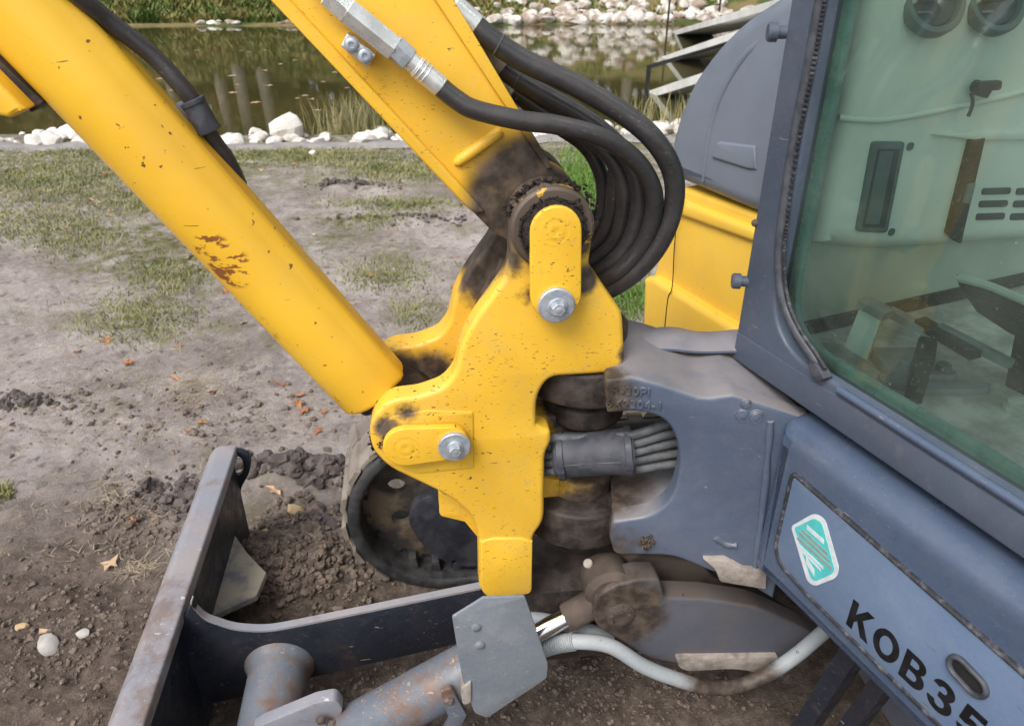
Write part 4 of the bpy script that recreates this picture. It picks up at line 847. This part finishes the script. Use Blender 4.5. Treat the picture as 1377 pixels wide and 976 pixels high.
mb = MB(); mb.plate(U, side(U, [(330, 990), (352, 975), (425, 945, 6), (452, 940, 8), (462, 955, 6), (440, 985), (400, 1010)], .93), .93, .955, .003, 2); mb.build('clevis_lug', M['blade'], blade)
mb = MB(); mb.lathe(U.pt_y(432, 950, .965), -EY + Vector((0, 0, .4)), [(0, .017), (.012, .017), (.014, .013), (.014, .009), (.006, .008)], 20); mb.build('clevis_bush', M['blade'], blade)
for p in ((432, 966), (446, 972)):
    mb = MB(); mb.lathe(U.pt_y(*p, .92), -EY, [(0, .010), (.006, .009), (.010, .005)], 8); mb.build('mud_lump', M['brown'], blade)
# ================================================================== ground, pond and banks
def gz(px, py, z=0.0): return G0.pt_z(px, py, z)
def smooth(a, b, t): t = max(0, min(1, (t - a) / (b - a))); return t * t * (3 - 2 * t)
WATER = -.38
MOUND = gz(372, 790); FUR = gz(395, 650); FUR2 = gz(235, 650); RUT = gz(100, 560)
RUTP = gz(45, 425); HUMPS = [(gz(470, 256), .30, .10, .045), (gz(545, 300), .42, .09, .040), (gz(20, 550), .25, .07, .035), (gz(300, 250), .3, .1, .03), (gz(430, 230), .35, .09, .03), (gz(110, 385), .35, .08, .022), (gz(470, 420), .2, .07, .02)]
def crest(x): return 7.15 + .10 * math.sin(x * .7) + .03 * x
def far_edge(x): return 23.2 + .25 * math.sin(x * .5) + .6 * math.sin(x * .13 + 1)
def ground_z(x, y):
    n1 = noise.noise(Vector((x * 1.1, y * 1.1, 0))); n2 = noise.noise(Vector((x * 4, y * 4, 3))); n3 = noise.noise(Vector((x * 13, y * 13, 7))); n4 = noise.noise(Vector((x * 34, y * 34, 9)))
    z = .018 * n1 + .016 * n2
    z += (.010 * n3 + .006 * n4) * (1 if y < 5 else .4)
    dig = smooth(2.6, 1.7, y); z += dig * (.012 * n3 + .010 * n4)
    d = math.hypot((x - MOUND.x) / .20, (y - MOUND.y) / .16); z += .12 * math.exp(-d * d)
    d = math.hypot((x - FUR.x) / .30, (y - FUR.y) / .07); z += .055 * math.exp(-d * d) * (1 + n3)
    d = math.hypot((x - FUR2.x) / .12, (y - FUR2.y) / .10); z -= .05 * math.exp(-d * d)
    z -= .02 * smooth(1.35, .9, y)
    d = math.hypot((x - RUTP.x) / .55, (y - RUTP.y) / .32); z += .011 * math.exp(-d ** 4) * math.sin((y + .25 * x) * 2 * math.pi / .085 + 1.5 * n2)
    for (q, rx_, ry_, h_) in HUMPS:
        d = math.hypot((x - q.x) / rx_, (y - q.y) / ry_)
        if d < 2.5: z += h_ * math.exp(-d * d) * (1 + .8 * n3 + .5 * n2)
    c = crest(x)
    if y > c - .1: z = z * (1 - smooth(c - .1, c + .5, y)) - 1.0 * smooth(c, c + 2.2, y)
    f = far_edge(x)
    if y > f - 2:
        z = -1.0 + .68 * smooth(f - 2, f + .05, y) + 2.3 * smooth(f, f + 6, y) + (.10 * n1 + .08 * n2) * smooth(f, f + 1, y)
        z += 3.5 * smooth(f + 10, f + 90, y)
    return z
def axis(segs):
    out = []
    for a, b, s in segs:
        n = max(1, round((b - a) / s)); out += [a + (b - a) * i / n for i in range(n)]
    return out + [segs[-1][1]]
xs = axis([(-160, -40, 20), (-40, -12, 2), (-12, -4, .4), (-4, -1.6, .06), (-1.6, 1.2, .022), (1.2, 4, .08), (4, 12, .4), (12, 40, 2), (40, 160, 20)])
ys = axis([(-30, -3, 3), (-3, .4, .3), (.4, 2.6, .022), (2.6, 5, .045), (5, 9.5, .11), (9.5, 21, .8), (21, 31, .3), (31, 60, 3), (60, 240, 20)])
vs_ = [(x, y, ground_z(x, y)) for y in ys for x in xs]; nx_ = len(xs)
fs_ = [(j * nx_ + i, j * nx_ + i + 1, (j + 1) * nx_ + i + 1, (j + 1) * nx_ + i) for j in range(len(ys) - 1) for i in range(nx_ - 1)]
me = bpy.data.meshes.new('ground'); me.from_pydata(vs_, [], fs_); me.polygons.foreach_set('use_smooth', [True] * len(fs_)); me.update()
g = G('soil_and_turf')
sx = g.sep()
dry = g.mix(g.map(g.noise(3.2, 8, .68), .38, .64), (.345, .295, .285), (.50, .445, .425))
dry = g.mix(g.map(g.noise(30, 6, .75), .45, .70), dry, (.52, .46, .40))
dry = g.mix(g.map(g.noise(16, 6, .7), .52, .68), dry, (.19, .157, .148))
dark = g.mix(g.map(g.noise(26, 7, .75), .40, .66), (.118, .090, .073), (.235, .182, .148))
dark = g.mix(g.map(g.noise(140, 4, .7), .62, .70), dark, (.30, .24, .19))
freshn = g.math('ADD', sx[1], g.math('MULTIPLY', g.math('SUBTRACT', g.noise(1.7, 5, .65), .5), 1.6))
fresh = g.map(freshn, 1.35, 2.15, 1.0, 0.0)
dry = g.mix(g.math('MULTIPLY', g.map(g.noise(1.3, 6, .7), .46, .62), .6), dry, (.20, .163, .150))
dry = g.mix(g.math('MULTIPLY', g.map(g.noise(2.1, 6, .72), .50, .64), .55), dry, (.185, .175, .085))
col = g.mix(fresh, dry, dark)
gm = g.map(g.noise(.62, 5, .62), .47, .60)
gm = g.math('MULTIPLY', gm, g.map(sx[1], 2.4, 3.6)); gm = g.math('MAXIMUM', gm, g.math('MULTIPLY', g.map(sx[1], 4.6, 6.0), .75))
gr = g.mix(g.map(g.noise(24, 5, .7), .4, .65), (.095, .105, .038), (.21, .185, .085))
col = g.mix(g.math('MULTIPLY', gm, g.map(g.noise(9, 6, .7), .36, .58)), col, gr)
fb = g.map(sx[1], 20, 22); col = g.mix(fb, col, g.mix(g.map(g.noise(1.1, 5, .65), .4, .6), (.060, .085, .022), (.19, .15, .07)))
g.bump(g.math('ADD', g.noise(34, 9, .78), g.math('MULTIPLY', g.noise(260, 4, .7), .3)), 1.0, .022)
ground = place('ground', me, g.out(col, .9, 0, .15), None, False); tag(ground, kind='structure')

# water
me = bpy.data.meshes.new('pond'); me.from_pydata([(-70, 6.9, WATER), (70, 6.9, WATER), (70, 27, WATER), (-70, 27, WATER)], [], [(0, 1, 2, 3)])
g = G('pond_water'); g.bump(g.noise(1.6, 4, .55, stretch=(1, 2.2, 1)), .05, .02)
wc = g.mix(g.map(g.noise(.35, 4), .4, .62), (.045, .043, .016), (.068, .056, .020))
pond = place('pond', me, g.out(wc, .035, 0, .5), None, False); tag(pond, kind='structure')

# ---- rocks --------------------------------------------------------------
g = G('pale_limestone'); rc = g.mix(g.map(g.noise(7, 6, .7), .35, .68), (.62, .59, .54), (.36, .32, .27)); rc = g.mix(g.map(g.noise(.9, 2), .35, .65), rc, g.mix(.5, rc, (.72, .70, .66))); rc = g.mix(g.map(g.noise(30, 5, .7), .60, .72), rc, (.15, .12, .09)); g.bump(g.noise(40, 6), .5, .01); M['lime'] = g.out(rc, .85, 0, .2)
g = G('mixed_riprap'); rc = g.mix(g.map(g.noise(2.2, 1), .40, .62), (.60, .57, .52), (.30, .235, .19)); rc = g.mix(g.map(g.noise(9, 6, .7), .52, .72), rc, (.20, .17, .13)); g.bump(g.noise(14, 6), .5, .03); M['riprap'] = g.out(rc, .88, 0, .2)
def rock_mesh(name, seed, sub=2, rough=.28):
    bm = bmesh.new(); bmesh.ops.create_icosphere(bm, subdivisions=sub, radius=1); rs = random.Random(seed); o = Vector((rs.uniform(-50, 50), rs.uniform(-50, 50), rs.uniform(-50, 50)))
    pl = [(Vector((rs.gauss(0, 1), rs.gauss(0, 1), rs.gauss(0, 1))).normalized(), rs.uniform(.55, .88)) for _ in range(7)]
    for v in bm.verts:
        p = v.co.copy()
        for n_, d_ in pl:
            e = p.dot(n_) - d_
            if e > 0: p -= n_ * e * .92
        v.co = p * (1 + rough * .5 * noise.noise(p * 1.6 + o))
    me_ = bpy.data.meshes.new(name); bm.to_mesh(me_); bm.free(); me_.polygons.foreach_set('use_smooth', [True] * len(me_.polygons)); me_.set_sharp_from_angle(angle=R(28)); return me_
RM = [rock_mesh('rock', i) for i in range(6)]
for m_ in RM: m_.materials.append(M['lime'])
RR = [rock_mesh('boulder', 20 + i, 2) for i in range(6)]
for m_ in RR: m_.materials.append(M['riprap'])
def rock(name, me_, p, s, sq=(1, 1, .7), label=None, cat=None, group=None):
    o = bpy.data.objects.new(name, me_); COL.objects.link(o); o.location = p; o.scale = (s * sq[0], s * sq[1], s * sq[2]); o.rotation_euler = (random.uniform(-.3, .3), random.uniform(-.3, .3), random.uniform(0, 6.3)); tag(o, label, cat, group); return o
big = gz(384, 172, .1)
o = rock('rock', RM[2], (big.x, big.y + .02, .09), .15, (1.05, .9, 1.15), 'tallest white angular rock standing up in the near pond-edge row', 'rock')
for i in range(280):
    x = random.uniform(-4.6, 2.4)
    if noise.noise(Vector((x * 1.6, 3, 0))) < -.42: continue
    y = crest(x) - .10 + random.uniform(-.22, .42); s = .03 + .08 * random.random() ** 2
    rock('rock', random.choice(RM), (x, y, ground_z(x, y) + s * .25), s, (random.uniform(.9, 1.4), 1, random.uniform(.55, .85)), 'white limestone rock laid in the row along the near pond edge', 'rock', 'white rocks along the near pond edge')
for px, py, s in ((420, 207, .035), (96, 183, .06), (60, 186, .05)):
    p = gz(px, py); rock('rock', RM[1], (p.x, p.y, ground_z(p.x, p.y) + s * .3), s, (1.1, 1, .8), 'small pale stone lying loose on the grass before the rock row', 'rock', 'loose stones on the grass')
n = 0
for i in range(900):
    if n >= 270: break
    x = random.uniform(-1.2, 7.5); f = far_edge(x); t = random.random() ** 1.3; y = f - .15 + t * 3.6
    s = random.uniform(.14, .27); rock('boulder', random.choice(RR), (x, y, ground_z(x, y) + s * .2), s, (random.uniform(.9, 1.5), 1, random.uniform(.6, .9)), 'pale riprap boulder on the far bank of the pond', 'boulder', 'riprap boulders on the far bank'); n += 1
for i in range(26):
    x = random.uniform(-9, -1.2); f = far_edge(x); s = random.uniform(.07, .16); y = f - .05 + random.uniform(-.1, .25)
    rock('boulder', random.choice(RR), (x, y, ground_z(x, y) + s * .1), s, (1.5, 1, .5), 'low stone at the waterline below the weedy far bank', 'boulder', 'waterline stones below the weeds')
# geotextile strip in front of the rocks
mb = MB(); st_ = []
for k in range(90):
    x = -6.5 + k * .1; y = crest(x) - .42 + .05 * math.sin(x * 3.1); z = ground_z(x, y); b_ = .026 + .02 * noise.noise(Vector((x * 3, 0, 0)))
    st_.append([(x, y - .10, z + .002), (x, y - .04, z + b_), (x + .02, y + .06, z + b_ * .9 + .01), (x, y + .14, z + .002)])
for r_ in st_: mb.v += [Vector(p) for p in r_]
for k in range(len(st_) - 1):
    for j in range(3): a_ = k * 4 + j; mb.f.append((a_, a_ + 1, a_ + 5, a_ + 4))
    mb.f.append((k * 4 + 3, k * 4, k * 4 + 4, k * 4 + 7))
o = mb.build('geotextile_roll', simple('grey_geotextile', (.19, .18, .175), (.27, .255, .24), 9, .85, 0, .3), None, 60); tag(o, 'grey geotextile edging lying in front of the white rock row', 'geotextile')

# concrete wing walls running down into the water at the right, with railing
M['concrete'] = simple('pale_concrete', (.58, .57, .55), (.70, .69, .66), 2.5, .8, 0, .2, .01); M['railpaint'] = simple('black_railing', (.012, .012, .014), (.02, .02, .022), 20, .5, 0, .1)
def wing(pa, pb, za, zb_, thick, label):
    A_ = gz(*pa, za); B_ = gz(*pb, zb_); d_ = (B_ - A_); d2 = Vector((d_.x, d_.y, 0)).normalized(); sd2 = Vector((-d2.y, d2.x, 0)); B_ = A_ + d_ * 2.2
    vs2 = []; dn = Vector((0, 0, -.11))
    for p in (A_ - d_ * .15, B_): vs2 += [p, p + sd2 * thick + Vector((0, 0, .28 * thick)), p + sd2 * thick + dn, p + dn]
    m_ = MB(); m_.add(vs2, [(0, 1, 2, 3), (4, 7, 6, 5), (0, 4, 5, 1), (1, 5, 6, 2), (2, 6, 7, 3), (3, 7, 4, 0)]); o_ = m_.build('wing_wall', M['concrete'], None); tag(o_, label, 'concrete wall', 'sloping concrete wing walls'); return o_
wing((906, 42), (1035, 2), WATER + .03, .9, .9, 'long sloping concrete wing wall rising from the water beside the riprap')
wing((892, 76), (995, 40), WATER + .03, .45, .62, 'middle sloping concrete wing wall standing out in the pond')
wing((874, 122), (940, 100), WATER + .03, .1, .45, 'short low concrete wing wall just behind the railing')
def railing(posts, label):
    e_ = bpy.data.objects.new('railing', None); COL.objects.link(e_); e_.location = posts[0][0]; WORLD[e_] = Vector(posts[0][0]); tag(e_, label, 'railing')
    for b_, t_ in posts: m_ = MB(); m_.seg_box(b_, t_, (0, 1, 0), .05, .05); m_.build('post', M['railpaint'], e_)
    m_ = MB(); m_.seg_box(posts[0][1] - Vector((0, 0, .02)), posts[-1][1] - Vector((0, 0, .02)), (0, 0, 1), .04, .04); m_.build('rail', M['railpaint'], e_)
pb_ = gz(867, 158, -.45); pt_ = Vector((pb_.x, pb_.y, G0.pt_y(867, 88, pb_.y).z)); dv = G0.pt_y(985, 55, pb_.y + 1.6) - pt_
railing([(pb_, pt_), (pb_ + dv + Vector((0, 0, -.1)), pt_ + dv), (pb_ + dv * 2 + Vector((0, 0, -.1)), pt_ + dv * 2)], 'black railing standing in the water beside the short wing wall')
pb_ = gz(897, 40, WATER - .05); pt_ = pb_ + Vector((0, 0, 1.5)); q_ = G0.pt_y(905, 34, pb_.y); dv = G0.pt_y(975, 10, pb_.y + 1) - q_
railing([(pb_, pt_), (pb_ + dv, pt_ + dv), (pb_ + dv * 2, pt_ + dv * 2)], 'black railing on the far side above the long wing wall')

# ---- trees beyond the pond (seen mirrored in the water) --------------------
barkm = simple('grey_bark', (.16, .135, .11), (.27, .24, .20), 6, .85, 0, .5, .02)
leafms = [simple('leaf_green', (.045, .062, .016), (.10, .105, .03), 1.2, .7, 0, 0), simple('leaf_olive', (.085, .080, .024), (.17, .125, .04), 1.2, .7, 0, 0)]
def tree(x, y, h, cr, k, label, bare=.45):
    z0 = ground_z(x, y) - .1; rt = bpy.data.objects.new('tree', None); COL.objects.link(rt); rt.location = (x, y, z0); WORLD[rt] = Vector((x, y, z0)); tag(rt, label, 'tree', 'trees beyond the pond')
    m_ = MB(); lean = random.uniform(-.4, .4); pts = [(x, y, z0), (x + lean * .3, y, z0 + h * .35), (x + lean * .7, y + .1, z0 + h * .7), (x + lean, y, z0 + h)]; m_.tube(pts, [.24, .17, .10, .03], 10)
    for i in range(9):
        t = random.uniform(bare, .9); a = random.uniform(0, 6.3); b_ = Vector((x + lean * t, y, z0 + h * t)); e = b_ + Vector((math.cos(a) * cr * .8, math.sin(a) * cr * .8, cr * random.uniform(.2, .7))); m_.tube([b_, b_.lerp(e, .5) + Vector((0, 0, .1)), e], [.06, .04, .012], 6)
    m_.build('trunk', barkm, rt)
    m_ = MB(); cl = [Vector((random.gauss(0, .55) * cr, random.gauss(0, .55) * cr, h * random.uniform(bare, 1.02))) for _ in range(26)]
    for c in cl:
        for _ in range(85):
            q = Vector((x + lean * .6, y, z0)) + c + Vector((random.gauss(0, .42), random.gauss(0, .42), random.gauss(0, .36))); a = Vector((random.gauss(0, 1), random.gauss(0, 1), random.gauss(0, 1))).normalized(); b_ = a.orthogonal().normalized(); s_ = random.uniform(.07, .15)
            m_.v += [q - a * s_, q + b_ * s_ * .6, q + a * s_, q - b_ * s_ * .6]; n_ = len(m_.v); m_.f.append((n_ - 4, n_ - 3, n_ - 2, n_ - 1))
    me_ = bpy.data.meshes.new('crown'); me_.from_pydata(m_.v, [], m_.f); place('crown', me_, leafms[k], rt)
tx = [(-13, 30), (-10.2, 27.5), (-5.4, 29.2), (-1.7, 29.5), (1.2, 31), (-16.5, 31), (4.6, 31.5), (8.2, 31), (11.5, 30)]
for i, (x, y) in enumerate(tx): tree(x, y, random.uniform(7, 9.5), random.uniform(1.9, 2.6), i % 2, ('green' if i % 2 == 0 else 'olive') + ' leafy tree mirrored in the pond from the far bank', .16)
for x, y in ((-9.2, 26.6), (-8.5, 26.9)): tree(x, y, 8.5, 1.6, 1, 'slender pale-trunked tree of the pair mirrored in the pond', .72)

# the wood behind them: one dense mass
V, F = [], []
for i in range(42000):
    x = random.uniform(-34, 34); y = random.uniform(33, 39); z = ground_z(0, 34) + 15 * random.random() ** .9; a = Vector((random.gauss(0, 1), random.gauss(0, 1), random.gauss(0, 1))).normalized(); b_ = a.orthogonal().normalized(); s_ = random.uniform(.30, .55); q = Vector((x, y, z - .5)); n_ = len(V)
    V += [q - a * s_, q + b_ * s_ * .6, q + a * s_, q - b_ * s_ * .6]; F.append((n_, n_ + 1, n_ + 2, n_ + 3))
me_ = bpy.data.meshes.new('far_wood'); me_.from_pydata(V, [], F); o = place('far_wood', me_, simple('wood_foliage', (.075, .080, .026), (.17, .125, .05), .5, .8, 0, 0), None, False); tag(o, 'dense dark wood standing far beyond the pond', 'woodland', kind='stuff')

# ---- vegetation stuff ------------------------------------------------------
def blades(name, spots, mat, label, flat=False, wd=(.0016, .0032)):
    V, F = [], []
    for (x, y, z, h, lean) in spots:
        a = random.uniform(0, 6.3); ca, sa = math.cos(a), math.sin(a); w_ = random.uniform(*wd) * (1 + max(0, y - 3) * .14)
        if flat: dx, dy, dz = ca * h, sa * h, random.uniform(-.004, .010)
        else: dx, dy, dz = ca * h * lean, sa * h * lean, h
        b = random.uniform(0, 6.3); wx, wy = math.cos(b) * w_, math.sin(b) * w_
        if flat: wx, wy = -sa * w_, ca * w_
        n_ = len(V); V += [(x - wx, y - wy, z), (x + wx, y + wy, z), (x + dx * .45 + wx * .8, y + dy * .45 + wy * .8, z + dz * .62), (x + dx * .45 - wx * .8, y + dy * .45 - wy * .8, z + dz * .62), (x + dx, y + dy, z + dz)]
        F += [(n_, n_ + 1, n_ + 2, n_ + 3), (n_ + 3, n_ + 2, n_ + 4)]
    me_ = bpy.data.meshes.new(name); me_.from_pydata(V, [], F); o_ = place(name, me_, mat, None, False); tag(o_, label, 'grass', kind='stuff'); return o_
gmat = simple('grass_blade', (.15, .175, .055), (.30, .28, .125), 3, .7, 0, 0); gbright = simple('fresh_grass_blade', (.10, .20, .03), (.16, .26, .05), 3, .65, 0, 0); smat = simple('straw', (.24, .19, .125), (.40, .335, .235), 5, .8, 0, 0)
sp_ = []
patches = [(60, 240, 130, 34, 3600), (40, 300, 110, 30, 1600), (400, 208, 110, 13, 2200), (540, 230, 90, 14, 2000), (540, 275, 80, 10, 900), (200, 275, 60, 16, 500), (190, 430, 70, 34, 1000), (230, 370, 50, 22, 500), (520, 370, 60, 26, 700), (500, 300, 40, 10, 300), (110, 330, 60, 20, 400), (555, 420, 30, 20, 250), (5, 665, 12, 10, 120), (845, 410, 30, 24, 500), (150, 205, 200, 12, 1800)]
for (px, py, rx, ry, cnt) in patches:
    for _ in range(int(cnt * 1.8)):
        p = gz(px + random.gauss(0, rx * .62), py + random.gauss(0, ry * .55))
        if p.y > 7.2: continue
        sp_.append((p.x, p.y, ground_z(p.x, p.y) - .003, random.uniform(.012, .036), random.uniform(.3, 1.4)))
blades('grass', sp_, gmat, 'short sparse grass growing in patches over the bare soil')
sp_ = []
for (px, py, rx, ry, cnt) in [(785, 250, 50, 40, 5200), (840, 400, 40, 30, 900)]:
    for _ in range(cnt):
        p = gz(px + random.gauss(0, rx * .6), py + random.gauss(0, ry * .6)); sp_.append((p.x, p.y, ground_z(p.x, p.y) - .003, random.uniform(.03, .075), random.uniform(.2, .9)))
blades('fresh_grass', sp_, gbright, 'bright green grass strip beyond the looped hoses')
sp_ = []
for _ in range(24000):
    p = gz(random.uniform(-40, 900), 195 + 560 * random.random() ** 1.4)
    if p.y > 6.8 or (p.y < 2.1 and random.random() < .72): continue
    sp_.append((p.x, p.y, ground_z(p.x, p.y) + .003, random.uniform(.010, .05), 1))
for (px, py, rx, ry, cnt) in [(185, 765, 30, 12, 90), (150, 660, 30, 30, 90), (265, 520, 60, 20, 300)]:
    for _ in range(cnt): p = gz(px + random.gauss(0, rx * .5), py + random.gauss(0, ry * .5)); sp_.append((p.x, p.y, ground_z(p.x, p.y) + .004, random.uniform(.02, .07), 1))
blades('dry_straw', sp_, smat, 'dry straw and dead grass scattered over the soil', True, (.0006, .0013))
sp_ = []
for _ in range(420):
    p = gz(475 + random.gauss(0, 26), 175 + random.gauss(0, 4)); sp_.append((p.x, p.y, ground_z(p.x, p.y), random.uniform(.10, .42), random.uniform(.1, .55)))
for _ in range(260):
    x = random.uniform(1.0, 2.2); y = crest(x) + random.uniform(-.1, .5); sp_.append((x, y, ground_z(x, y), random.uniform(.15, .42), random.uniform(.1, .5)))
blades('tall_dry_grass', sp_, simple('tall_grass_stem', (.17, .17, .06), (.36, .31, .16), 4, .75, 0, 0), 'tall dry grass tufts among the rocks at the pond edge', False, (.0016, .003))
sp_ = []
for _ in range(15000):
    x = random.uniform(-14, -.6); f = far_edge(x); y = f + .1 + random.random() ** 1.3 * 4.0; k = noise.noise(Vector((x * .8, y * .8, 5)))
    sp_.append((x, y, ground_z(x, y), random.uniform(.06, .22) * (1.5 + 1.4 * k), random.uniform(.3, 1.2)))
for _ in range(2600):
    x = random.uniform(-1, 8); f = far_edge(x); y = f + random.random() ** .8 * 4.0; k = noise.noise(Vector((x * .9, y * .9, 8)))
    if k > .05: sp_.append((x, y, ground_z(x, y), random.uniform(.08, .25), random.uniform(.3, 1.2)))
blades('far_bank_weeds', sp_, simple('weed_leaf', (.075, .12, .02), (.24, .20, .07), .9, .7, 0, 0), 'low green and tawny weeds covering the far bank', False, (.008, .014))

# ---- soil crumbs, clods, pebbles, leaves -----------------------------------
soilm = simple('loose_soil', (.085, .064, .052), (.19, .145, .115), 30, .92, 0, .6, .003); darkm = simple('dark_turned_soil', (.060, .049, .046), (.125, .102, .092), 24, .9, 0, .6, .003)
ico = bmesh.new(); bmesh.ops.create_icosphere(ico, subdivisions=2, radius=1); IV = [v.co.copy() for v in ico.verts]; IF = [tuple(v.index for v in f.verts) for f in ico.faces]; ico.free()
def crumbs(name, spots, mat, label):
    V, F = [], []
    for (x, y, z, s) in spots:
        o_ = Vector((random.uniform(-9, 9), random.uniform(-9, 9), 0)); sx_, sy_, sz_ = random.uniform(.7, 1.3), random.uniform(.7, 1.3), random.uniform(.55, .95); n_ = len(V)
        for v in IV: k = 1 + .55 * noise.noise(v * 1.5 + o_) + .30 * noise.noise(v * 4 + o_); V.append((x + v.x * s * sx_ * k, y + v.y * s * sy_ * k, z + v.z * s * sz_ * k))
        F += [(a + n_, b + n_, c + n_) for a, b, c in IF]
    me_ = bpy.data.meshes.new(name); me_.from_pydata(V, [], F); o_ = place(name, me_, mat, None, False); tag(o_, label, 'soil', kind='stuff'); return o_
sp_ = []
def sprinkle(px, py, rx, ry, cnt, s0, s1, lst):
    for _ in range(cnt):
        p = gz(px + random.gauss(0, rx * .5), py + random.gauss(0, ry * .5)); s = s0 + (s1 - s0) * random.random() ** 3; lst.append((p.x, p.y, ground_z(p.x, p.y) + s * .3, s))
for a in [(380, 780, 110, 60, 1500, .003, .014), (100, 850, 190, 110, 1100, .002, .008), (180, 690, 70, 50, 500, .003, .012), (560, 930, 260, 60, 1000, .002, .007), (850, 930, 180, 50, 800, .002, .006), (330, 760, 50, 30, 500, .004, .016), (400, 720, 60, 40, 400, .004, .016), (250, 560, 250, 60, 300, .004, .014)]: sprinkle(*a, sp_)
crumbs('soil_crumbs', sp_, soilm, 'loose brown soil crumbs around the dozer blade')
sp_ = []
for a in [(395, 640, 70, 16, 420, .006, .030), (240, 660, 50, 30, 200, .005, .022), (470, 252, 60, 6, 120, .006, .024), (545, 296, 100, 8, 140, .006, .022), (20, 545, 60, 18, 120, .005, .02), (430, 700, 30, 20, 60, .006, .02)]: sprinkle(*a, sp_)
crumbs('dark_clods', sp_, darkm, 'dark turned clods along the furrow behind the blade')
tanm = simple('tan_stone', (.36, .25, .12), (.46, .34, .20), 20, .85, 0, .4); grm = simple('grey_stone', (.26, .24, .22), (.38, .36, .34), 20, .85, 0, .4)
for k, (px, py, s, mt, lb) in enumerate([(398, 692, .024, tanm, 'largest tan stone in the soil between blade and track'), (358, 733, .013, tanm, 'small tan stone near the tip of the blade gusset'), (424, 690, .03, soilm, 'brown soil lump beside the tan stone'), (28, 838, .014, tanm, 'tan pebble in the soil left of the blade'), (64, 866, .026, grm, 'flat grey stone in the soil left of the blade'), (112, 852, .014, grm, 'small grey pebble beside the flat grey stone'), (277, 808, .009, grm, 'pale pebble against the blade behind the gusset')]):
    p = gz(px, py); me_ = rock_mesh('pebble', 40 + k, 2); me_.materials.append(mt); rock('pebble', me_, (p.x, p.y, ground_z(p.x, p.y) + s * .35), s, (1.3, 1, .7), lb, 'pebble')
lm = [simple('leaf_brown', (.26, .11, .045), (.38, .19, .08), 30, .7, 0, 0), simple('leaf_pale', (.42, .28, .17), (.52, .36, .23), 30, .7, 0, 0), simple('leaf_rust', (.22, .075, .03), (.33, .13, .055), 30, .7, 0, 0)]
def leaf_mesh(seed, lobes):
    rs = random.Random(seed); V = [(0, 0, .06)]; n_ = lobes * 2
    for k in range(n_):
        a = 2 * math.pi * k / n_ + rs.uniform(-.1, .1); r_ = (rs.uniform(.8, 1.15) if k % 2 == 0 else rs.uniform(.32, .5)) * (1.0 if lobes > 2 else 1); V.append((r_ * math.cos(a), r_ * math.sin(a) * (.8 if lobes > 3 else .5), rs.uniform(-.02, .30)))
    F = [(0, k + 1, (k + 1) % n_ + 1) for k in range(n_)]
    V += [(v[0], v[1], v[2] - .03) for v in V[:n_ + 1]]; o_ = n_ + 1
    F += [(o_, o_ + (k + 1) % n_ + 1, o_ + k + 1) for k in range(n_)] + [(k + 1, o_ + k + 1, o_ + (k + 1) % n_ + 1, (k + 1) % n_ + 1) for k in range(n_)]
    me_ = bpy.data.meshes.new('fallen_leaf'); me_.from_pydata(V, [], F); return me_
LMS = []
for k in range(6):
    for j in range(3):
        me_ = leaf_mesh(k, (5, 4, 3, 5, 2, 4)[k]); me_.materials.append(lm[j]); LMS.append(me_)
def leaf(px, py, s, me_, label, group=None, rz=None):
    p = gz(px, py); o_ = bpy.data.objects.new('fallen_leaf', me_); COL.objects.link(o_); o_.location = (p.x, p.y, ground_z(p.x, p.y) + .004); o_.scale = (s, s, s); o_.rotation_euler = (random.uniform(-.4, .4), random.uniform(-.4, .4), random.uniform(0, 6.3) if rz is None else rz); tag(o_, label, 'leaf', group)
leaf(372, 667, .034, LMS[1], 'pale star-shaped fallen leaf in the furrow beyond the blade'); leaf(443, 645, .030, LMS[2], 'rust-red fallen leaf beside the front of the track'); leaf(393, 704, .024, LMS[4], 'pale leaf under the tan stone'); leaf(148, 760, .034, LMS[4], 'curled pale leaf left of the blade top edge'); leaf(180, 707, .020, LMS[0], 'small brown leaf nearest the far end of the blade'); leaf(57, 845, .026, LMS[7], 'brown leaf next to the flat grey stone')
for i in range(95):
    py = 205 + 400 * random.random() ** 1.6; leaf(random.uniform(-10, 640), py, random.uniform(.018, .040), random.choice(LMS), 'small brown fallen leaf scattered on the bare lawn', 'fallen leaves on the lawn')
for i in range(34):
    p = gz(random.uniform(170, 520), random.uniform(45, 150), WATER); o_ = bpy.data.objects.new('floating_leaf', random.choice([LMS[1], LMS[4], LMS[10]])); COL.objects.link(o_); o_.location = (p.x, p.y, WATER + .004); s_ = random.uniform(.05, .09); o_.scale = (s_, s_, s_ * .3); o_.rotation_euler = (0, 0, random.uniform(0, 6.3)); tag(o_, 'pale leaf floating on the pond surface', 'leaf', 'leaves floating on the pond')
